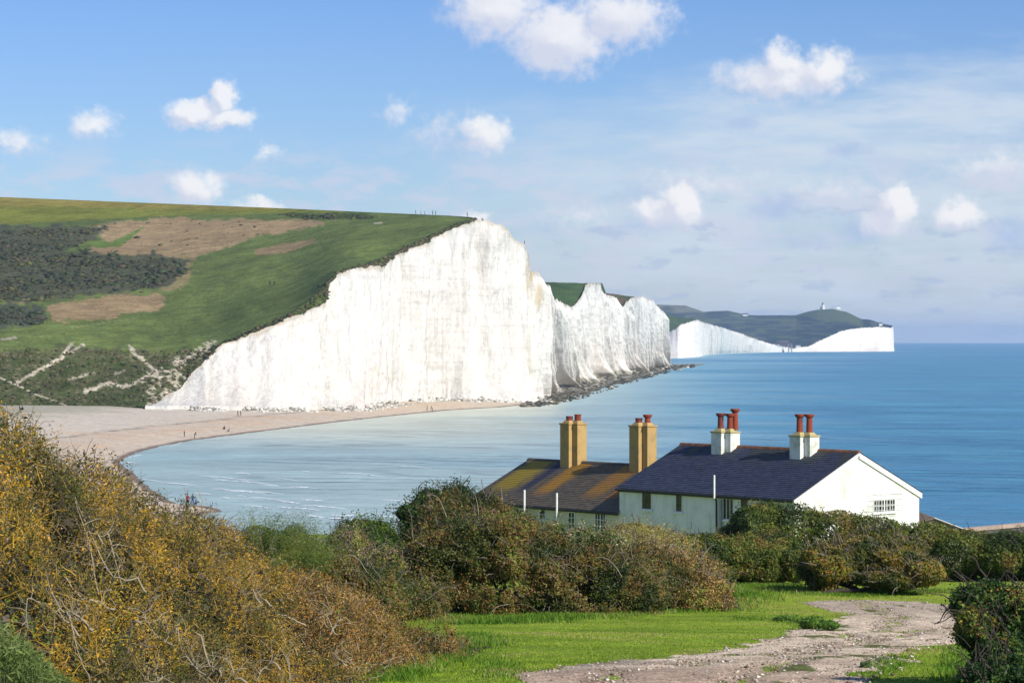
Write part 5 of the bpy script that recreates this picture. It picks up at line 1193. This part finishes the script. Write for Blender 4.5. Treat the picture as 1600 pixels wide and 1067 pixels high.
GOLD = [(.045, .058, .018), (.085, .090, .024), (.15, .115, .055), (.27, .19, .025), (.34, .20, .018), (.13, .11, .07)]
gold_t = [(.10, .08, .055), (.16, .12, .07), (.32, .22, .05), (.38, .24, .03), (.28, .23, .15)]
main, Pm, orgm = thick('lichened_thicket', 'near thicket of bare thorn twigs crusted with golden lichen filling the lower left', 'thicket',
      lambda u, D, t, ns: ~crest(u, D, ns) & ~tail(u, D, ns), 380000, .016, GOLD, [2.6, 2.6, 1.3, 2.6, 1.8, 1.0], 61, 6000, None, 7500, gold=gold_t, stem_r=.0055, sparse=.50)
# thick pale twisted limbs showing through the lower front
r6 = np.random.default_rng(66); us_, vs_ = [], []
limb = []
def canopy_D(u, v):
    Dq = np.linspace(17, 46, 600); z = canopy(np.full(600, u), Dq)[0]; vv_ = HZ - (z - EYE) / Dq * F; w_ = np.where(vv_ <= v)[0]
    return float(Dq[w_[0]]) if len(w_) else 40.
for (u0, v0, D0, L_, a0) in [(215, 935, 22, 1.0, 2.4), (262, 1010, 21, 1.1, 1.9), (300, 1045, 20.5, 1.0, 1.3), (180, 985, 21, .8, 2.8), (330, 990, 22, .8, 1.2), (120, 940, 22, .8, 2.9), (60, 960, 21, .6, 2.0), (395, 1040, 22, .7, 1.6), (470, 1030, 24, .7, 1.8), (510, 990, 26, .7, 2.2), (240, 1060, 20, .9, 1.7), (360, 1060, 21, .8, 1.2), (150, 1010, 21, .6, 2.2), (200, 870, 24, .5, 1.8), (430, 950, 26, .6, 2.2), (540, 1040, 29, .5, 1.9)]:
    for j in range(2):
        uq = u0 + r6.normal() * 26; Dq = canopy_D(uq, v0 + r6.normal() * 14); st = np.array([(uq - 800) / F * Dq, Dq, float(canopy(np.array([uq]), np.array([Dq]))[0][0])])
        an = a0 + r6.normal() * .5; limb.append((st, np.array([math.cos(an), -.12 + r6.normal() * .25, math.sin(an)]), L_ * r6.uniform(.35, .9)))
pa = np.concatenate([walk(st[None], d_[None], 14, L_ / 13, .22, r6) for st, d_, L_ in limb]); 
zz, _, _ = canopy(pa[:, :, 0] / pa[:, :, 1] * F + 800, pa[:, :, 1]); pa[:, :, 2] = np.minimum(np.maximum(pa[:, :, 2], zz - .06), zz + .10)
rd = np.linspace(1, .3, 14)[None] * r6.uniform(.006, .015, (len(pa), 1)); 
# side twigs
k0 = pa[:, 3:13].reshape(-1, 3); k0 = np.repeat(k0, 2, 0); pb_ = walk(k0, r6.normal(size=k0.shape) * np.array([1, .5, .8]) + np.array([0, 0, .4]), 7, .045, .3, r6)
for i in range(len(pa)):
    V1, F1 = tubes(pa[i:i + 1], rd[i:i + 1], 6); V2, F2 = tubes(pb_[i * 20:i * 20 + 20:3], r6.uniform(.003, .007, (7, 1)) * np.linspace(1, .3, 7)[None], 4)
    npmesh('limb', np.concatenate([V1, V2]) - orgm, np.concatenate([F1, F2 + len(V1)]), PALEBARK, main)
thick('leafy_thicket', 'dark green and reddish leafy scrub along the upper left crest overlooking the beach', 'thicket',
      lambda u, D, t, ns: crest(u, D, ns) & (u < 430), 60000, .022, [(.022, .036, .012), (.045, .060, .016), (.09, .075, .022), (.15, .075, .035), (.14, .14, .03), (.26, .16, .02)], [3, 3, 1.8, 1.0, 1.6, .8], 62, 1800, None, 1500)
thick('rusty_thicket', 'rust coloured tail of the thicket sloping down to the bright lawn', 'thicket',
      lambda u, D, t, ns: tail(u, D, ns), 130000, .022, [(.035, .045, .014), (.075, .065, .022), (.15, .085, .035), (.24, .135, .030), (.25, .17, .08), (.10, .13, .03)], [2.6, 2.2, 2.2, 1.4, 1.6, 1.2], 63, 1500, None, 3200, stem_r=.008, sparse=.54, gold=[(.16, .11, .08), (.30, .22, .13), (.36, .22, .05), (.40, .34, .24)])
# green weeds at the bottom left
n = 26000; u_ = r5.uniform(-120, 130, n); D = r5.uniform(12.4, 15.5, n); x = (u_ - 800) / F * D
tp = np.interp(u_, [-120, 0, 60, 115, 130], [950, 968, 1000, 1060, 1090]); zt = EYE + (HZ - tp) / F * D - np.abs(r5.normal(0, .10, n)) + (fbm(x / .25, D / .3, 0, 3, 9) - .5) * .4
pa = walk(np.stack([x, D, zt - .14], -1), np.stack([r5.normal(0, .3, n), r5.normal(0, .3, n), np.ones(n)], -1), 3, .04, .2, r5)
P = pa[:, 1]; V, Fq = leaves(P, r5.normal(size=(n, 3)) * .5 + np.array([0, -.5, .5]), .024, r5, .16)
org = np.array([-2.7, 14, float(zn(-2.7, 14.))]); root = empty('weed_patch', tuple(org)); tag(root, 'grey green weeds and rough grass in the bottom left corner', 'weeds')
npmesh('foliage', V - org, Fq, LEAF, root, col=pick([(.07, .11, .03), (.12, .175, .045), (.18, .23, .06), (.27, .28, .13), (.27, .19, .06)], [2, 3, 2.4, 1, .6], n, r5, fbm(x / .3, D / .3, 0, 3, 2)))
st_ = np.stack([x[:900], D[:900], zn(x[:900], D[:900])], -1); t = np.linspace(0, 1, 4)[None, :, None]; top = pa[:900, 1]; pth = st_[:, None] * (1 - t) + top[:, None] * t
V, Fq = tubes(pth, np.full((900, 4), .0025)); npmesh('stem', V - org, Fq, simple('green_stem', (.10, .13, .05), .8), root)

# ------------------------------------------------------------------ people
SKINM = simple('skin', (.42, .24, .17), .6, .05, 5)
HAIR = simple('dark_hair', (.03, .022, .018), .7, .1, 5)
CL = {}
def cloth(c):
    if c not in CL: CL[c] = simple('cloth', c, .85, .1, 5)
    return CL[c]
def body_mesh(pose):
    """continuous skinned figure facing -Y, 1.72 m"""
    V, Ed, Rd = [], [], []
    def add(p, r_, par=None):
        V.append(p); Rd.append(r_)
        if par is not None: Ed.append((par, len(V) - 1))
        return len(V) - 1
    sit = pose == 'sit'; bend = pose == 'bend'
    hz = .22 if sit else .93
    pel = add((0, 0, hz), (.15, .11)); lean = -.55 if bend else (-.06 if sit else 0)
    def sp_(h, r_, par): return add((0, lean * h, hz + h * (.80 if bend else 1)), r_, par)
    a = sp_(.18, (.13, .10), pel); b = sp_(.36, (.165, .11), a); c = sp_(.47, (.13, .09), b); nk = sp_(.55, (.055, .055), c); h1 = sp_(.62, (.065, .075), nk); h2 = sp_(.70, (.078, .095), h1); sp_(.78, (.06, .07), h2)
    nx_, nxy, nxz = V[h1]; add((0, nxy - .085, nxz + .015), (.022, .02), h1)
    for s_ in (-1, 1):
        cx, cy, cz = V[c]
        sh = add((s_ * .185, cy, cz - .02), (.055, .055), c)
        sw = {'walk': s_ * .18, 'stand': -.03, 'sit': -.20, 'bend': -.10}[pose]
        el = add((s_ * .24, cy + sw * .6, cz - .28), (.042, .042), sh); wr = add((s_ * .25, cy + sw - .06, cz - .51), (.028, .028), el); pm = add((s_ * .25, cy + sw - .08, cz - .57), (.036, .020), wr)
        for i, l_ in enumerate((.068, .078, .073, .058)):
            fb = add((s_ * .25 + (i - 1.5) * .006, cy + sw - .105 + i * .018, cz - .61), (.009, .009), pm); f2 = add((s_ * .247 + (i - 1.5) * .004, cy + sw - .112 + i * .018, cz - .61 - l_ * .55), (.008, .008), fb); add((s_ * .235, cy + sw - .118 + i * .018, cz - .61 - l_), (.007, .007), f2)
        t1 = add((s_ * .235, cy + sw - .12, cz - .565), (.010, .010), pm); add((s_ * .225, cy + sw - .145, cz - .60), (.008, .008), t1)
        hp = add((s_ * .095, 0, hz - .06), (.10, .10), pel)
        if sit: kn = add((s_ * .13, -.38, .42), (.06, .06), hp); an = add((s_ * .12, -.62, .09), (.042, .042), kn)
        else:
            st = {'walk': s_ * .26, 'stand': 0, 'bend': s_ * .12}[pose]
            kn = add((s_ * .10, st * .35 - .03, .49), (.062, .062), hp); an = add((s_ * .10, st, .085), (.042, .042), kn)
        ax, ay, az = V[an]; ft = add((ax, ay - .05, .045), (.045, .04), an); add((ax, ay - .19, .03), (.038, .028), ft)
    me = bpy.data.meshes.new('tmp'); me.from_pydata(V, Ed, []); o = bpy.data.objects.new('tmp', me); sc.collection.objects.link(o)
    m_ = o.modifiers.new('s', 'SKIN'); me.skin_vertices[0].data
    for i, r_ in enumerate(Rd): me.skin_vertices[0].data[i].radius = r_
    me.skin_vertices[0].data[0].use_root = True
    s2 = o.modifiers.new('ss', 'SUBSURF'); s2.levels = 1
    dg = bpy.context.evaluated_depsgraph_get(); ev = o.evaluated_get(dg); out = bpy.data.meshes.new_from_object(ev)
    bpy.data.objects.remove(o); bpy.data.meshes.remove(me)
    return out, V[h2]
def ensure_skin(pose):
    me = bpy.data.meshes.new('t'); return me
BOD = {}
def person(u, v, D, z, pose, jacket, trousers, label, rot=0., group=None, sc_=1.0):
    if pose not in BOD: BOD[pose] = body_mesh(pose)
    src, head = BOD[pose]; me = src.copy(); me.name = 'person'
    x = (u - 800) / F * D
    o = bpy.data.objects.new('person', me); sc.collection.objects.link(o); o.location = (x, D, z); o.rotation_euler = (0, 0, rot); o.scale = (sc_ * 1.14, sc_ * 1.14, sc_ * 1.05)
    me.materials.clear()
    for m_ in (cloth(trousers), cloth(jacket), SKINM, cloth((.03, .03, .03))): me.materials.append(m_)
    hz = .22 if pose == 'sit' else .93
    for p_ in me.polygons:
        c = p_.center; i = 1
        if c.z > head[2] - .11 and abs(c.x) < .12 and abs(c.y - head[1]) < .16: i = 2
        elif abs(c.x) > .19 and ((pose != 'sit' and hz - .35 < c.z < hz - .02 - (.1 if pose == 'bend' else 0)) or (pose == 'sit' and c.y < -.2 and .05 < c.z < .16 and abs(c.x) > .2)): i = 2
        elif c.z < hz + .02 and not (abs(c.x) > .19 and pose != 'sit'): i = 0
        if c.z < .09: i = 3
        p_.material_index = i; p_.use_smooth = True
    hb = MB(); hx_, hy_, hz_ = head
    import bmesh
    bm = bmesh.new(); bmesh.ops.create_icosphere(bm, subdivisions=2, radius=1)
    for vt in list(bm.verts):
        vt.co = Vector((vt.co.x * .098, vt.co.y * .112 + .018, vt.co.z * .105 + .035))
    bmesh.ops.delete(bm, geom=[vt for vt in bm.verts if vt.co.z < -.02 and vt.co.y < .05 or (vt.co.y < -.05 and vt.co.z < .06)], context='VERTS')
    hm = bpy.data.meshes.new('hair'); bm.to_mesh(hm); bm.free(); h_ = link('hair', hm, HAIR, o); h_.location = (hx_, hy_, hz_)
    tag(o, label, 'person', group); return o
def onbeach(u, v):
    D = 27 * F / (v - HZ)
    for _ in range(6): z = float(ground((u - 800) / F * D, np.array(D))); D = (EYE - z) * F / (v - HZ)
    return D, z
BLK = (.02, .02, .025); NAV = (.03, .04, .08); RED = (.35, .03, .06); BLU = (.06, .12, .28); GRY = (.15, .15, .16)
for (u, v, pose, jk, tr, lb, rot, s_) in [
    (293, 792, 'stand', RED, BLK, 'person in a red jacket standing on the sand spit by the water', 2.6, 1.25), (301, 791, 'stand', NAV, BLU, 'taller person in blue beside the red jacket on the sand spit', 3.6, 1.15), (306.5, 792, 'stand', BLU, BLU, 'child in blue at the water on the sand spit', 2.9, .8),
    (288, 683, 'walk', BLK, NAV, 'person in dark clothes walking on the beach left of the bending person', 1.2, 1.1), (304, 684.5, 'bend', BLK, BLK, 'person in black bending down at the waterline', 1.4, 1.1),
    (350.5, 671, 'sit', BLK, NAV, 'person in black sitting on the shingle above the waterline', 3.5, 1.1), (358, 674, 'sit', GRY, BLK, 'person in grey sitting lower on the shingle above the waterline', 4.2, 1.0),
    (371.5, 650.5, 'walk', BLK, BLK, 'left one of two people walking close together on the upper beach', 1.5, 1.15), (376, 650.5, 'walk', NAV, GRY, 'right one of two people walking close together on the upper beach', 1.5, 1.15),
    (667.5, 641, 'walk', GRY, BLK, 'thin person in grey on the far beach below the tall cliff', 4.4, 1.1), (675.5, 642.5, 'bend', BLK, BLK, 'stooping person in black on the far beach below the tall cliff', 4.6, 1.2),
    (30.5, 642, 'walk', BLK, BLK, 'person in black at the top of the beach under the grassy bank', 1.4, 1.2), (35, 642, 'walk', NAV, GRY, 'person in navy and grey at the top of the beach under the grassy bank', 1.4, 1.1)]:
    D, z = onbeach(u, v); person(u, v, D, z - .02, pose, jk, tr, lb, rot, None, s_)
# hill top walkers: skyline points
def skyp(u):
    col = HA[:, 248, :]; uu2 = col[:, 0] / col[:, 1] * F + 800; i = int(np.argmin(np.abs(uu2 - u))); return col[i]
for (u, pose, jk, s_, lb) in [(649.5, 'stand', BLK, 1.15, 'person on the skyline, leftmost of the hilltop walkers'), (657.5, 'walk', (.10, .16, .14), 1.0, 'person in teal on the skyline, second of the hilltop walkers'), (663.5, 'walk', (.12, .14, .10), 1.0, 'person in olive on the skyline, third of the hilltop walkers'),
                              (676, 'stand', BLK, 1.25, 'person in black on the skyline, fourth of the hilltop walkers'), (680.5, 'stand', (.08, .02, .05), 1.2, 'person in maroon on the skyline, fifth of the hilltop walkers'), (730, 'stand', BLK, 1.3, 'person standing alone close to where the hill turf ends at the brow')]:
    q = skyp(u); person(u, 0, float(q[1]) - 1, float(q[2]) - .1, pose, jk, BLK, lb, 1.3, 'walkers along the hilltop', s_)
i = int(np.argmin(np.abs(T1[:, 0] / T1[:, 1] * F + 800 - 753) + (np.abs(T1[:, 1] - 1165) > 12) * 9)); q = T1[i]; person(753, 0, float(q[1]) + .4, float(q[2]) - .1, 'sit', BLK, BLK, 'person sitting on the white brow of the cliff', 1.2, 'walkers along the hilltop', 1.2)
i = int(np.argmin(np.abs(T1[:, 0] / T1[:, 1] * F + 800 - 819) + (np.abs(T1[:, 1] - 1150) > 12) * 9)); q = T1[i]; person(819.5, 0, float(q[1]) + .8, float(q[2]) + .1, 'stand', BLK, BLK, 'person at the outer corner of the tall cliff top', 1.2, 'walkers along the hilltop', 1.0)
Hf = HA[:, 60:248].reshape(-1, 3); Uf = Hf[:, 0] / Hf[:, 1] * F + 800; Vf = HZ - (Hf[:, 2] - EYE) / Hf[:, 1] * F
for u, v, jk, lb in ((421.5, 446, BLK, 'person in black walking up the middle of the green hillside, left of a pair'), (428.5, 446, (.05, .08, .05), 'person in dark green walking up the middle of the green hillside, right of a pair')):
    i = int(np.argmin((Uf - u) ** 2 + (Vf - v) ** 2)); q = Hf[i]; person(u, 0, float(q[1]), float(q[2]), 'walk', jk, BLK, lb, 3.0, None, 1.2)
for m_ in [m_ for m_, _ in BOD.values()]: bpy.data.meshes.remove(m_)

# fallen blocks on the beach
v0, f0 = ico(2)
BL = ['large dark boulder at the foot of the cliff near its left end', 'dark boulder on the shingle right of the largest one', 'small boulder in front of the two by the cliff foot', 'small flat stone above the two close walkers', 'brown stone just left of the two close walkers', 'chalk block against the cliff foot above the two close walkers']
for i, (u, v, s_) in enumerate(BP[:6]):
    D, z = onbeach(u, v); p_ = np.array([(u - 800) / F * D, D, z + s_ * .15]); nz = fbm(v0[:, 0] * 1.3 + i * 9, v0[:, 1] * 1.3, v0[:, 2] * 1.3, 3, i)
    c = [(.06, .055, .05), (.08, .07, .06), (.07, .065, .06), (.09, .08, .07), (.12, .09, .07), (.30, .28, .25)][i]
    o = npmesh('boulder', v0 * (.7 + .6 * nz[:, None]) * s_ * np.array([.6, .5, .4]) + p_, f0, simple('boulder_material', c, .9, .2, 3, .5), origin=p_); tag(o, BL[i], 'boulder', 'boulders at the foot of the cliff')

# ------------------------------------------------------------------ haze
hm = bpy.data.materials.new('haze_material'); hm.use_nodes = True; t = N(hm.node_tree); t.n.clear()
vp = t.new('ShaderNodeVolumePrincipled'); vp.inputs['Color'].default_value = (.62, .77, 1.0, 1); vp.inputs['Density'].default_value = 4.4e-5; vp.inputs['Anisotropy'].default_value = .2
oo = t.new('ShaderNodeOutputMaterial'); t.l.new(vp.outputs[0], oo.inputs['Volume'])
hb = MB().box(-31000, 31000, -400, 31000, -8, 195).build('haze', hm); tag(hb, 'thin sea air paling the far headland', 'haze', kind='stuff')
